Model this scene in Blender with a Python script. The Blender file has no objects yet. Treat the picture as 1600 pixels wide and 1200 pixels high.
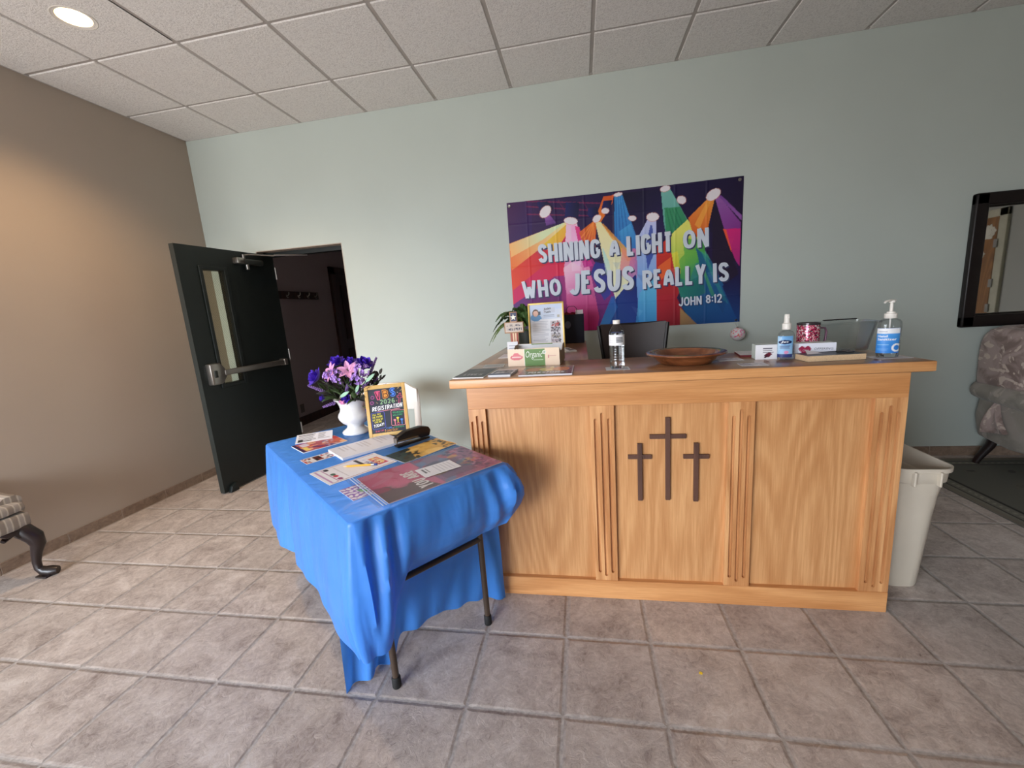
import bpy, bmesh, math, random
import numpy as np
from mathutils import Vector, Matrix, Euler

random.seed(7)
SC = bpy.context.scene
COL = SC.collection
PI = math.pi

# ------------------------------------------------------------------ camera
YAW, PITCH, ROLL = -0.1759, -0.1815, -0.0704
FPX, CAMH = 640.57, 1.349
cy, sy, cp, sp, cr, sr = math.cos(YAW), math.sin(YAW), math.cos(PITCH), math.sin(PITCH), math.cos(ROLL), math.sin(ROLL)
FWD = Vector((sy * cp, cy * cp, sp))
R0 = Vector((cy, -sy, 0)); U0 = R0.cross(FWD)
RGT = cr * R0 + sr * U0
UPV = -sr * R0 + cr * U0
cam = bpy.data.cameras.new('camera')
cam.sensor_width = 36; cam.lens = FPX / 1600 * 36; cam.clip_start = 0.02; cam.clip_end = 60
cam_o = bpy.data.objects.new('camera', cam); COL.objects.link(cam_o)
M3 = Matrix((RGT, UPV, -FWD)).transposed()
cam_o.matrix_world = Matrix.Translation((0, 0, CAMH)) @ M3.to_4x4()
SC.camera = cam_o

# ------------------------------------------------------------------ world, lights, exposure
w = bpy.data.worlds.new('world'); SC.world = w; w.use_nodes = True
# overcast daylight outdoors: pale sky above the horizon, darker paved ground below it
_nt = w.node_tree; _bg = _nt.nodes['Background']
_tc = _nt.nodes.new('ShaderNodeTexCoord'); _sx = _nt.nodes.new('ShaderNodeSeparateXYZ'); _rp = _nt.nodes.new('ShaderNodeValToRGB')
_mr = _nt.nodes.new('ShaderNodeMapRange'); _mr.inputs[1].default_value = -1; _mr.inputs[2].default_value = 1
_nt.links.new(_tc.outputs['Generated'], _sx.inputs[0]); _nt.links.new(_sx.outputs[2], _mr.inputs[0]); _nt.links.new(_mr.outputs[0], _rp.inputs[0]); _nt.links.new(_rp.outputs[0], _bg.inputs[0])
_e = _rp.color_ramp.elements; _e[0].position = 0.46; _e[0].color = (0.37, 0.37, 0.37, 1); _e[1].position = 0.53; _e[1].color = (0.875, 0.945, 1.04, 1)
_bg.inputs[1].default_value = 22.0
SC.view_settings.view_transform = 'Standard'
SC.view_settings.look = 'None'
SC.view_settings.exposure = 0.0
SC.view_settings.gamma = 1.0
SC.view_settings.use_curve_mapping = False


def area(name, loc, direction, sx, sz, power, col):
    l = bpy.data.lights.new(name, 'AREA'); l.shape = 'RECTANGLE'; l.size = sx; l.size_y = sz
    l.energy = power; l.color = col
    o = bpy.data.objects.new(name, l); COL.objects.link(o)
    o.location = loc
    o.rotation_euler = Vector(direction).to_track_quat('-Z', 'Y').to_euler()
    return o


def spot(name, loc, power, col, ang, blend, rad=0.05):
    l = bpy.data.lights.new(name, 'SPOT'); l.energy = power; l.color = col
    l.spot_size = math.radians(ang); l.spot_blend = blend; l.shadow_soft_size = rad
    o = bpy.data.objects.new(name, l); COL.objects.link(o); o.location = loc
    return o


# daylight comes in through the glazed entrance behind the camera (the portal only guides the sampling of the sky)
portal = area('entrance_portal', (-2.95, -2.70, 1.22), (0, 1, 0), 3.4, 2.24, 1, (1, 1, 1))
portal.data.cycles.is_portal = True

# ------------------------------------------------------------------ pixel rays -> real points


def _ray(px, py):
    return RGT * ((px - 800) / FPX) + UPV * ((600 - py) / FPX) + FWD


def onz(px, py, z):
    d = _ray(px, py); return Vector((0, 0, CAMH)) + d * ((z - CAMH) / d.z)


def ony(px, py, y):
    d = _ray(px, py); return Vector((0, 0, CAMH)) + d * (y / d.y)


def onx(px, py, x):
    d = _ray(px, py); return Vector((0, 0, CAMH)) + d * (x / d.x)


# ------------------------------------------------------------------ materials
def lin(c):
    out = []
    for v in c[:3]:
        v = v / 255.0
        out.append(v / 12.92 if v <= 0.04045 else ((v + 0.055) / 1.055) ** 2.4)
    return tuple(out)


def lin4(c): return (*lin(c), 1.0)


MATS = {}


class NT:
    def __init__(s, name):
        s.m = bpy.data.materials.new(name); s.m.use_nodes = True
        s.t = s.m.node_tree; s.b = s.t.nodes['Principled BSDF']; s.out = s.t.nodes['Material Output']

    def n(s, typ, **kw):
        nd = s.t.nodes.new(typ)
        for k, v in kw.items():
            if k.startswith('i_'):
                key = k[2:]
                key = int(key) if key.isdigit() else key
                nd.inputs[key].default_value = v
            else: setattr(nd, k, v)
        return nd

    def l(s, a, b): s.t.links.new(a, b)

    def math(s, op, a, b=None, c=None):
        nd = s.n('ShaderNodeMath', operation=op)
        for i, v in enumerate((a, b, c)):
            if v is None: continue
            if isinstance(v, (int, float)): nd.inputs[i].default_value = v
            else: s.l(v, nd.inputs[i])
        return nd.outputs[0]

    def noise(s, vec, scale, detail=3, rough=0.5, dist=0.0):
        nd = s.n('ShaderNodeTexNoise'); nd.inputs['Scale'].default_value = scale
        nd.inputs['Detail'].default_value = detail; nd.inputs['Roughness'].default_value = rough
        nd.inputs['Distortion'].default_value = dist
        if vec is not None: s.l(vec, nd.inputs['Vector'])
        return nd.outputs['Fac']

    def ramp(s, fac, stops):
        nd = s.n('ShaderNodeValToRGB'); el = nd.color_ramp.elements
        while len(el) < len(stops): el.new(0.5)
        for e, (p, c) in zip(el, stops): e.position = p; e.color = c
        s.l(fac, nd.inputs[0]); return nd.outputs[0]

    def mix(s, fac, a, b, blend='MIX'):
        nd = s.n('ShaderNodeMix', data_type='RGBA', blend_type=blend)
        if isinstance(fac, (int, float)): nd.inputs[0].default_value = fac
        else: s.l(fac, nd.inputs[0])
        for i, v in ((6, a), (7, b)):
            if isinstance(v, tuple): nd.inputs[i].default_value = v if len(v) == 4 else (*v, 1)
            else: s.l(v, nd.inputs[i])
        return nd.outputs[2]

    def obj(s): return s.n('ShaderNodeTexCoord').outputs['Object']

    def mapv(s, vec, scale=(1, 1, 1), loc=(0, 0, 0), rot=(0, 0, 0)):
        nd = s.n('ShaderNodeMapping'); nd.inputs['Scale'].default_value = scale
        nd.inputs['Location'].default_value = loc; nd.inputs['Rotation'].default_value = rot
        s.l(vec, nd.inputs['Vector']); return nd.outputs[0]

    def bump(s, h, strength, dist=0.002, normal=None):
        nd = s.n('ShaderNodeBump'); nd.inputs['Strength'].default_value = strength
        nd.inputs['Distance'].default_value = dist; s.l(h, nd.inputs['Height'])
        if normal is not None: s.l(normal, nd.inputs['Normal'])
        return nd.outputs[0]


def mat(name, col, rough=0.5, metal=0.0, var=0.06, vscale=12.0, bump=0.0, bscale=200.0, emit=0.0, spec=0.5, trans=0.0, ior=1.45, sub=0.0, coat=0.0):
    """plain surface with a slight procedural unevenness"""
    if name in MATS: return MATS[name]
    t = NT(name); c = lin(col)
    v = t.obj()
    nz = t.noise(v, vscale, 4)
    lo = tuple(max(0, x * (1 - var)) for x in c); hi = tuple(min(1, x * (1 + var)) for x in c)
    t.l(t.ramp(nz, [(0.3, (*lo, 1)), (0.7, (*hi, 1))]), t.b.inputs['Base Color'])
    t.b.inputs['Roughness'].default_value = rough; t.b.inputs['Metallic'].default_value = metal
    t.b.inputs['Specular IOR Level'].default_value = spec
    t.b.inputs['IOR'].default_value = ior
    if trans: t.b.inputs['Transmission Weight'].default_value = trans
    if coat: t.b.inputs['Coat Weight'].default_value = coat
    if sub:
        t.b.inputs['Subsurface Weight'].default_value = sub; t.b.inputs['Subsurface Radius'].default_value = (0.01, 0.01, 0.01)
    if emit:
        t.b.inputs['Emission Color'].default_value = (*c, 1); t.b.inputs['Emission Strength'].default_value = emit
    if bump: t.l(t.bump(t.noise(v, bscale, 3), bump, 0.001), t.b.inputs['Normal'])
    MATS[name] = t.m
    return t.m


def printed(name='printed', rough=0.45, spec=0.4):
    """ink on paper or cloth: colour comes from the picture printed on it"""
    if name in MATS: return MATS[name]
    t = NT(name); a = t.n('ShaderNodeAttribute'); a.attribute_name = 'Col'
    t.l(a.outputs['Color'], t.b.inputs['Base Color'])
    t.b.inputs['Specular IOR Level'].default_value = spec
    nz = t.noise(t.obj(), 40, 3)
    t.l(t.math('MULTIPLY_ADD', nz, 0.1, rough - 0.05), t.b.inputs['Roughness'])
    MATS[name] = t.m; return t.m


def wood(name, axis, light, dark, rough=0.35, ring=16.0, low=2.2, pore=0.5, coat=0.15, stretch=9.0, ringw=.33):
    """oak: cathedral rings stretched along axis, with fine pores"""
    if name in MATS: return MATS[name]
    t = NT(name); v = t.obj()
    s1 = [low, low, low]; s1[axis] = low / stretch
    n1 = t.noise(t.mapv(v, tuple(s1), loc=(3.1, 1.7, 0.4)), 1.6, 2, 0.4)
    rings = t.math('SINE', t.math('MULTIPLY', n1, ring * 2 * PI))
    rings = t.math('MULTIPLY_ADD', rings, 0.5, 0.5)
    s2 = [190.0] * 3; s2[axis] = 7.0
    n2 = t.noise(t.mapv(v, tuple(s2)), 1.0, 3, 0.6)
    s3 = [14.0] * 3; s3[axis] = 1.0
    n3 = t.noise(t.mapv(v, tuple(s3)), 1.0, 2)
    f = t.math('ADD', t.math('MULTIPLY', rings, ringw), t.math('ADD', t.math('MULTIPLY', n2, pore), t.math('MULTIPLY', n3, 0.35)))
    mid = tuple((a + b) / 2 for a, b in zip(light, dark))
    t.l(t.ramp(f, [(0.22 + ringw * .25, lin4(dark)), (0.42 + ringw * .4, lin4(mid)), (0.58 + ringw * .65, lin4(light))]), t.b.inputs['Base Color'])
    t.b.inputs['Roughness'].default_value = rough
    t.b.inputs['Coat Weight'].default_value = coat; t.b.inputs['Coat Roughness'].default_value = 0.2
    t.l(t.bump(n2, 0.12, 0.001), t.b.inputs['Normal'])
    MATS[name] = t.m; return t.m


def clear(name, tint=(246, 248, 249), gloss=0.08, dens=0.6):
    """thin clear plastic"""
    if name in MATS: return MATS[name]
    t = NT(name); t.t.nodes.remove(t.b)
    tr = t.n('ShaderNodeBsdfTransparent'); tr.inputs[0].default_value = lin4(tint)
    gl = t.n('ShaderNodeBsdfGlossy'); gl.inputs['Roughness'].default_value = gloss
    fr = t.n('ShaderNodeLayerWeight'); fr.inputs[0].default_value = 0.25
    nz = t.noise(t.obj(), 30, 2)
    f = t.math('MULTIPLY_ADD', fr.outputs['Fresnel'], dens, t.math('MULTIPLY', nz, 0.05))
    mx = t.n('ShaderNodeMixShader'); t.l(f, mx.inputs[0]); t.l(tr.outputs[0], mx.inputs[1]); t.l(gl.outputs[0], mx.inputs[2])
    t.l(mx.outputs[0], t.out.inputs[0])
    MATS[name] = t.m; return t.m


# ------------------------------------------------------------------ mesh helpers
def merge(bm, tb, M=None, m=0):
    me = bpy.data.meshes.new('tmp')
    for f in tb.faces: f.material_index = m
    if M is not None: tb.transform(M)
    tb.to_mesh(me); tb.free()
    bm.from_mesh(me); bpy.data.meshes.remove(me)


def box(bm, lo, hi, m=0, bev=0.0, seg=2, M=None):
    tb = bmesh.new(); bmesh.ops.create_cube(tb, size=1)
    s = [hi[i] - lo[i] for i in range(3)]; c = [(hi[i] + lo[i]) / 2 for i in range(3)]
    for v in tb.verts: v.co = Vector((v.co.x * s[0] + c[0], v.co.y * s[1] + c[1], v.co.z * s[2] + c[2]))
    if bev: bmesh.ops.bevel(tb, geom=tb.edges[:], offset=bev, segments=seg, profile=0.5, affect='EDGES', clamp_overlap=True)
    merge(bm, tb, M, m)


def tube(bm, pts, rad, n=10, m=0, M=None, flat=None, closed=False):
    """sweep a circle along points; rad number or list; flat=(a,b) squashes"""
    pts = [Vector(p) for p in pts]; k = len(pts)
    if isinstance(rad, (int, float)): rad = [rad] * k
    tb = bmesh.new(); rings = []
    up = None
    for i, p in enumerate(pts):
        if closed: d = (pts[(i + 1) % k] - pts[i - 1]).normalized()
        else: d = (pts[min(i + 1, k - 1)] - pts[max(i - 1, 0)]).normalized()
        if up is None:
            up = Vector((0, 0, 1)) if abs(d.z) < 0.9 else Vector((1, 0, 0))
        s = d.cross(up)
        if s.length < 1e-6: s = d.orthogonal()
        s.normalize(); up = s.cross(d).normalized()
        fa, fb = flat if flat else (1, 1)
        rings.append([tb.verts.new(p + s * (rad[i] * fa * math.cos(2 * PI * j / n)) + up * (rad[i] * fb * math.sin(2 * PI * j / n))) for j in range(n)])
    for i in range(k if closed else k - 1):
        a, b = rings[i], rings[(i + 1) % k]
        for j in range(n): tb.faces.new((a[j], a[(j + 1) % n], b[(j + 1) % n], b[j]))
    if not closed:
        tb.faces.new(rings[0][::-1]); tb.faces.new(rings[-1])
    bmesh.ops.recalc_face_normals(tb, faces=tb.faces[:])
    merge(bm, tb, M, m)


def lathe(bm, prof, n=32, m=0, M=None, sx=1.0, sy_=1.0, cap0=True, cap1=True, rfun=None):
    tb = bmesh.new(); rings = []
    for r, z in prof:
        rr = max(r, 1e-5)
        rings.append([tb.verts.new((rr * sx * math.cos(2 * PI * j / n) * (rfun(j / n, z) if rfun else 1), rr * sy_ * math.sin(2 * PI * j / n) * (rfun(j / n, z) if rfun else 1), z)) for j in range(n)])
    for a, b in zip(rings, rings[1:]):
        for j in range(n): tb.faces.new((a[j], a[(j + 1) % n], b[(j + 1) % n], b[j]))
    if cap0: tb.faces.new(rings[0][::-1])
    if cap1: tb.faces.new(rings[-1])
    bmesh.ops.recalc_face_normals(tb, faces=tb.faces[:])
    merge(bm, tb, M, m)


def loft(bm, rings, m=0, M=None, caps=True):
    tb = bmesh.new(); n = len(rings[0])
    vs = [[tb.verts.new(p) for p in r] for r in rings]
    for a, b in zip(vs, vs[1:]):
        for j in range(n): tb.faces.new((a[j], a[(j + 1) % n], b[(j + 1) % n], b[j]))
    if caps: tb.faces.new(vs[0][::-1]); tb.faces.new(vs[-1])
    bmesh.ops.recalc_face_normals(tb, faces=tb.faces[:])
    merge(bm, tb, M, m)


def prism(bm, poly, z0, z1, m=0, M=None, bev=0.0):
    """extrude a 2D outline (x,y) from z0 to z1"""
    tb = bmesh.new()
    a = [tb.verts.new((x, y, z0)) for x, y in poly]; b = [tb.verts.new((x, y, z1)) for x, y in poly]
    n = len(poly)
    tb.faces.new(a[::-1]); tb.faces.new(b)
    for j in range(n): tb.faces.new((a[j], a[(j + 1) % n], b[(j + 1) % n], b[j]))
    bmesh.ops.recalc_face_normals(tb, faces=tb.faces[:])
    if bev: bmesh.ops.bevel(tb, geom=tb.edges[:], offset=bev, segments=2, profile=0.5, affect='EDGES', clamp_overlap=True)
    merge(bm, tb, M, m)


def grid(bm, P, m=0, M=None, cols=None, thick=0.0):
    """P[i][j] points; cols [i][j] linear rgb stored in the Col attribute"""
    tb = bmesh.new(); ni, nj = len(P), len(P[0])
    lay = tb.verts.layers.float_color.new('Col') if cols is not None else None
    V = [[tb.verts.new(P[i][j]) for j in range(nj)] for i in range(ni)]
    for i in range(ni - 1):
        for j in range(nj - 1): tb.faces.new((V[i][j], V[i][j + 1], V[i + 1][j + 1], V[i + 1][j]))
    if thick:
        tb.normal_update(); bmesh.ops.solidify(tb, geom=tb.faces[:], thickness=thick)
    if cols is not None:
        for i in range(ni):
            for j in range(nj): V[i][j][lay] = (*cols[i][j], 1)
    merge(bm, tb, M, m)


def obj(name, bm, mats, parent=None, M=None, smooth=35):
    me = bpy.data.meshes.new(name)
    for f in bm.faces: f.smooth = True
    bm.to_mesh(me); bm.free()
    if not isinstance(mats, (list, tuple)): mats = [mats]
    for x in mats: me.materials.append(x)
    me.set_sharp_from_angle(angle=math.radians(smooth))
    o = bpy.data.objects.new(name, me); COL.objects.link(o)
    if M is not None: o.matrix_world = M
    if parent is not None: o.parent = parent
    return o


def tag(o, label=None, cat=None, group=None, kind=None):
    if label: o['label'] = label
    if cat: o['category'] = cat
    if group: o['group'] = group
    if kind: o['kind'] = kind
    return o


def thing(name, label, cat, loc=(0, 0, 0), rotz=0.0, group=None, kind=None):
    o = bpy.data.objects.new(name, None); COL.objects.link(o); o.empty_display_size = 0.1
    o.location = loc; o.rotation_euler = (0, 0, rotz)
    return tag(o, label, cat, group, kind)


def struct(name, bm, mats, label=None, smooth=35):
    return tag(obj(name, bm, mats, smooth=smooth), label, None, None, 'structure')


def B(): return bmesh.new()


def T(x, y, z): return Matrix.Translation((x, y, z))


def RZ(a): return Matrix.Rotation(a, 4, 'Z')


def RX(a): return Matrix.Rotation(a, 4, 'X')


def RY(a): return Matrix.Rotation(a, 4, 'Y')


# ------------------------------------------------------------------ printing: pictures, strokes and letters
def homog(src, dst):
    A = []; b = []
    for (x, y), (u, v) in zip(src, dst):
        A.append([x, y, 1, 0, 0, 0, -u * x, -u * y]); b.append(u)
        A.append([0, 0, 0, x, y, 1, -v * x, -v * y]); b.append(v)
    h = np.linalg.solve(np.array(A, float), np.array(b, float)); H = np.append(h, 1).reshape(3, 3)
    def f(p):
        q = H @ np.array([p[0], p[1], 1.0]); return (q[0] / q[2], q[1] / q[2])
    return f


class Pic:
    """a picture as colours on a grid of points over a w x h sheet (origin lower left)"""
    def __init__(s, w, h, nx, ny, bg):
        s.w, s.h, s.nx, s.ny = w, h, nx, ny
        s.X, s.Y = np.meshgrid(np.linspace(0, w, nx), np.linspace(0, h, ny))
        s.C = np.ones((ny, nx, 3)) * np.array(bg, float)

    def put(s, mask, c0, c1=None, p0=None, p1=None, a=1.0, a1=None):
        c0 = np.array(c0, float)
        if c1 is None and a1 is None: col = c0[None, None, :]; al = mask * a
        else:
            d = np.array(p1, float) - np.array(p0, float)
            t = np.clip(((s.X - p0[0]) * d[0] + (s.Y - p0[1]) * d[1]) / (d @ d), 0, 1)[..., None]
            col = c0 * (1 - t) + np.array(c0 if c1 is None else c1, float) * t
            al = mask * (a * (1 - t[..., 0]) + (a if a1 is None else a1) * t[..., 0])
        al = al[..., None]
        s.C = s.C * (1 - al) + col * al

    def poly(s, pts, *a, **k):
        m = np.zeros(s.X.shape, bool); n = len(pts)
        for i in range(n):
            x0, y0 = pts[i]; x1, y1 = pts[(i + 1) % n]
            if y0 == y1: continue
            cond = (s.Y < y0) != (s.Y < y1)
            m ^= cond & (s.X < (x1 - x0) * (s.Y - y0) / (y1 - y0) + x0)
        s.put(m.astype(float), *a, **k)

    def rect(s, x0, y0, x1, y1, *a, **k): s.poly([(x0, y0), (x1, y0), (x1, y1), (x0, y1)], *a, **k)

    def ell(s, c, rx, ry, rot, *a, **k):
        dx, dy = s.X - c[0], s.Y - c[1]; co, si = math.cos(rot), math.sin(rot)
        q = ((dx * co + dy * si) / rx) ** 2 + ((-dx * si + dy * co) / ry) ** 2
        s.put((q < 1).astype(float), *a, **k)

    def blotch(s, seed, cols, n, rmin, rmax, region=None, a=0.8):
        rn = random.Random(seed); x0, y0, x1, y1 = region or (0, 0, s.w, s.h)
        for _ in range(n):
            s.ell((rn.uniform(x0, x1), rn.uniform(y0, y1)), rn.uniform(rmin, rmax), rn.uniform(rmin, rmax) * .6, rn.uniform(0, 3), rn.choice(cols), a=a)

    def texlines(s, x0, y0, x1, y1, n, col, seed=1, th=0.35, ragged=0.25, a=0.8):
        """blocks of small print, as lines of ink too fine to read"""
        rn = random.Random(seed); st = (y1 - y0) / n
        for i in range(n):
            yy = y1 - st * (i + 0.5)
            s.rect(x0, yy - st * th / 2, x1 - (x1 - x0) * rn.random() * ragged, yy + st * th / 2, col, a=a)

    def lincols(s):
        c = np.clip(s.C / 255.0, 0, 1)
        return np.where(c <= 0.04045, c / 12.92, ((c + 0.055) / 1.055) ** 2.4)


GL = {
 'A': (.62, [[(0, 0), (.12, .55), (.5, 1), (.88, .55), (1, 0)], [(.07, .32), (.93, .32)]]),
 'B': (.58, [[(0, 0), (0, 1)], [(0, 1), (.65, 1), (1, .88), (1, .66), (.65, .54), (0, .54)], [(.65, .54), (1, .42), (1, .12), (.65, 0), (0, 0)]]),
 'C': (.58, [[(1, .78), (.85, 1), (.2, 1), (0, .75), (0, .25), (.2, 0), (.85, 0), (1, .22)]]),
 'D': (.6, [[(0, 0), (0, 1)], [(0, 1), (.6, 1), (1, .75), (1, .25), (.6, 0), (0, 0)]]),
 'E': (.5, [[(1, 1), (0, 1)], [(0, 1), (0, 0)], [(0, 0), (1, 0)], [(0, .52), (.8, .52)]]),
 'F': (.5, [[(1, 1), (0, 1)], [(0, 1), (0, 0)], [(0, .5), (.8, .5)]]),
 'G': (.6, [[(1, .8), (.8, 1), (.2, 1), (0, .75), (0, .25), (.2, 0), (.8, 0), (1, .2), (1, .45)], [(1, .45), (.6, .45)]]),
 'H': (.6, [[(0, 0), (0, 1)], [(1, 0), (1, 1)], [(0, .48), (1, .48)]]),
 'I': (.2, [[(.5, 0), (.5, 1)]]),
 'J': (.5, [[(1, 1), (1, .25), (.75, 0), (.3, 0), (0, .16)]]),
 'K': (.58, [[(0, 0), (0, 1)], [(1, 1), (0, .42)], [(.3, .58), (1, 0)]]),
 'L': (.5, [[(0, 1), (0, 0)], [(0, 0), (1, 0)]]),
 'M': (.78, [[(0, 0), (.05, 1)], [(.05, 1), (.5, .35)], [(.5, .35), (.95, 1)], [(.95, 1), (1, 0)]]),
 'N': (.6, [[(0, 0), (0, 1)], [(0, 1), (1, 0)], [(1, 0), (1, 1)]]),
 'O': (.66, [[(.5, 1), (.12, .9), (0, .6), (0, .4), (.12, .1), (.5, 0), (.88, .1), (1, .4), (1, .6), (.88, .9), (.5, 1)]]),
 'P': (.56, [[(0, 0), (0, 1)], [(0, 1), (.65, 1), (1, .88), (1, .6), (.65, .46), (0, .46)]]),
 'R': (.58, [[(0, 0), (0, 1)], [(0, 1), (.65, 1), (1, .88), (1, .64), (.65, .5), (0, .5)], [(.45, .5), (1, 0)]]),
 'S': (.56, [[(1, .82), (.8, 1), (.2, 1), (0, .82), (.1, .62), (.9, .4), (1, .18), (.8, 0), (.2, 0), (0, .18)]]),
 'T': (.56, [[(0, 1), (1, 1)], [(.5, 1), (.5, 0)]]),
 'U': (.6, [[(0, 1), (0, .25), (.25, 0), (.75, 0), (1, .25), (1, 1)]]),
 'V': (.6, [[(0, 1), (.5, 0)], [(.5, 0), (1, 1)]]),
 'W': (.85, [[(0, 1), (.25, 0)], [(.25, 0), (.5, .65)], [(.5, .65), (.75, 0)], [(.75, 0), (1, 1)]]),
 'X': (.6, [[(0, 0), (1, 1)], [(0, 1), (1, 0)]]),
 'Y': (.6, [[(0, 1), (.5, .45)], [(1, 1), (.5, .45)], [(.5, .45), (.5, 0)]]),
 '0': (.56, [[(.5, 1), (.1, .9), (0, .5), (.1, .1), (.5, 0), (.9, .1), (1, .5), (.9, .9), (.5, 1)]]),
 '1': (.25, [[(0, .85), (.7, 1)], [(.7, 1), (.7, 0)]]),
 '2': (.54, [[(0, .8), (.2, 1), (.8, 1), (1, .8), (1, .62), (0, 0)], [(0, 0), (1, 0)]]),
 '6': (.56, [[(.9, .95), (.5, 1), (.1, .7), (0, .3), (.2, 0), (.8, 0), (1, .2), (.95, .45), (.7, .55), (.05, .4)]]),
 '8': (.56, [[(.5, .54), (.1, .64), (.05, .85), (.5, 1), (.95, .85), (.9, .64), (.5, .54), (.05, .4), (0, .15), (.5, 0), (1, .15), (.95, .4), (.5, .54)]]),
 ':': (.18, [[(.5, .22), (.5, .26)], [(.5, .68), (.5, .72)]]),
 '!': (.18, [[(.5, .35), (.5, 1)], [(.5, 0), (.5, .04)]]),
 ' ': (.3, []),
 '•': (.25, [[(.4, .5), (.6, .5)]]),
}
CURVY = set('ABCDGJOPRSU026 8')


def chaikin(p, it=2):
    for _ in range(it):
        q = [p[0]]
        for a, b in zip(p, p[1:]):
            q += [(a[0] * .75 + b[0] * .25, a[1] * .75 + b[1] * .25), (a[0] * .25 + b[0] * .75, a[1] * .25 + b[1] * .75)]
        q.append(p[-1]); p = q
    return p


def flatpoly(bm, pts2, pl, layer, m):
    vs = [bm.verts.new(pl(x, y, layer)) for x, y in pts2]
    try: f = bm.faces.new(vs); f.material_index = m
    except ValueError: pass


def strokes(bm, lines, th, pl, layer=1, m=0, caps=True):
    """pen strokes as flat ribbons; each stroke lies a hair above the one before it"""
    for si, ln in enumerate(lines):
        p = [ln[0]]
        for q in ln[1:]:
            if math.hypot(q[0] - p[-1][0], q[1] - p[-1][1]) > 1e-7: p.append(q)
        if len(p) < 2: continue
        lay = layer + .12 * si
        closed = len(p) > 3 and math.hypot(p[0][0] - p[-1][0], p[0][1] - p[-1][1]) < 1e-7
        if closed: p = p[:-1]
        n = len(p); segs = []
        for i in range(n if closed else n - 1):
            c, d = p[i], p[(i + 1) % n]; L = math.hypot(d[0] - c[0], d[1] - c[1]); segs.append(((d[0] - c[0]) / L, (d[1] - c[1]) / L))
        lf, rt = [], []
        for i in range(n):
            d0 = segs[i - 1] if (closed or i > 0) else segs[0]; d1 = segs[i % len(segs)] if (closed or i < n - 1) else segs[-1]
            nx, ny = -(d0[1] + d1[1]), d0[0] + d1[0]; k = math.hypot(nx, ny)
            if k < .3: nx, ny, k = -d1[1], d1[0], 1
            nx, ny = nx / k, ny / k; dot = max(.45, nx * -d1[1] + ny * d1[0]); w_ = th / 2 / dot
            lf.append((p[i][0] + nx * w_, p[i][1] + ny * w_)); rt.append((p[i][0] - nx * w_, p[i][1] - ny * w_))
        VL = [bm.verts.new(pl(x, y, lay)) for x, y in lf]; VR = [bm.verts.new(pl(x, y, lay)) for x, y in rt]
        for i in range(n if closed else n - 1):
            j = (i + 1) % n
            try: f = bm.faces.new((VR[i], VR[j], VL[j], VL[i])); f.material_index = m
            except ValueError: pass
        if caps and not closed:
            for c, d, va, vb, sg in ((p[0], segs[0], VL[0], VR[0], -1), (p[-1], segs[-1], VR[-1], VL[-1], 1)):
                a0 = math.atan2(d[1] * sg, d[0] * sg) - PI / 2
                mid = [bm.verts.new(pl(c[0] + th / 2 * math.cos(a0 + PI * k / 6), c[1] + th / 2 * math.sin(a0 + PI * k / 6), lay)) for k in range(1, 6)]
                f = bm.faces.new([va] + mid + [vb]); f.material_index = m


def stext(bm, txt, LL, LR, UL, pl, th=0.2, layer=1, m=0, gap=0.12, caps=False):
    """marker-pen capitals fitted to a box given by three corners; th is relative to the letter height"""
    LL, LR, UL = Vector(LL), Vector(LR), Vector(UL)
    ws = [GL[c][0] for c in txt]; tot = sum(max(wd, th) for wd in ws) + gap * (len(txt) - 1)
    ex = (LR - LL); H = (UL - LL).length
    x = 0.0
    for c, wd in zip(txt, ws):
        wd = max(wd, th)
        for si, ln in enumerate(GL[c][1]):
            q = chaikin(ln) if (c in CURVY and len(ln) > 2) else (chaikin(ln, 1) if len(ln) > 2 else ln)
            out = []
            for (a, b) in q:
                if c in 'I:!•1': xx = x + (a - .5) * (wd - th) + wd / 2
                else: xx = x + th / 2 + a * (wd - th)
                yy = th / 2 + b * (1 - th)
                if len(q) == 2 and not caps:   # let square ends reach the full box
                    yy = b if q[0][0] == q[1][0] or abs(q[0][1] - q[1][1]) > .5 else yy
                p = LL + ex * (xx / tot) + (UL - LL) * yy
                out.append((p.x, p.y))
            strokes(bm, [out], th * H, pl, layer + .12 * si, m, caps)
        x += wd + gap


_fontcache = {}


def btext(bm, txt, LL, LR, UL, pl, layer=1, m=0, bold=0.0, shear=0.0):
    """text in the built-in typeface, fitted to a box given by three corners"""
    key = (txt, bold, shear)
    if key not in _fontcache:
        cu = bpy.data.curves.new('t', 'FONT'); cu.body = txt; cu.size = 1; cu.offset = bold; cu.shear = shear; cu.resolution_u = 2
        o = bpy.data.objects.new('t', cu); COL.objects.link(o)
        dg = bpy.context.evaluated_depsgraph_get(); dg.update()
        me = bpy.data.meshes.new_from_object(o.evaluated_get(dg))
        co = [(v.co.x, v.co.y) for v in me.vertices]; fa = [tuple(p.vertices) for p in me.polygons]
        bpy.data.objects.remove(o); bpy.data.curves.remove(cu); bpy.data.meshes.remove(me)
        _fontcache[key] = (co, fa)
    co, fa = _fontcache[key]
    xs = [c[0] for c in co]; ys = [c[1] for c in co]; x0, x1, y0, y1 = min(xs), max(xs), min(ys), max(ys)
    LL, LR, UL = Vector(LL), Vector(LR), Vector(UL)
    vs = []
    for x, y in co:
        p = LL + (LR - LL) * ((x - x0) / (x1 - x0)) + (UL - LL) * ((y - y0) / max(1e-6, y1 - y0))
        vs.append(bm.verts.new(pl(p.x, p.y, layer)))
    for f in fa:
        try: q = bm.faces.new([vs[i] for i in f]); q.material_index = m
        except ValueError: pass


INK = {}


def ink(rgb):
    n = 'ink_%02x%02x%02x' % tuple(int(v) for v in rgb)
    return mat(n, rgb, rough=0.5, var=0.02)


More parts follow.
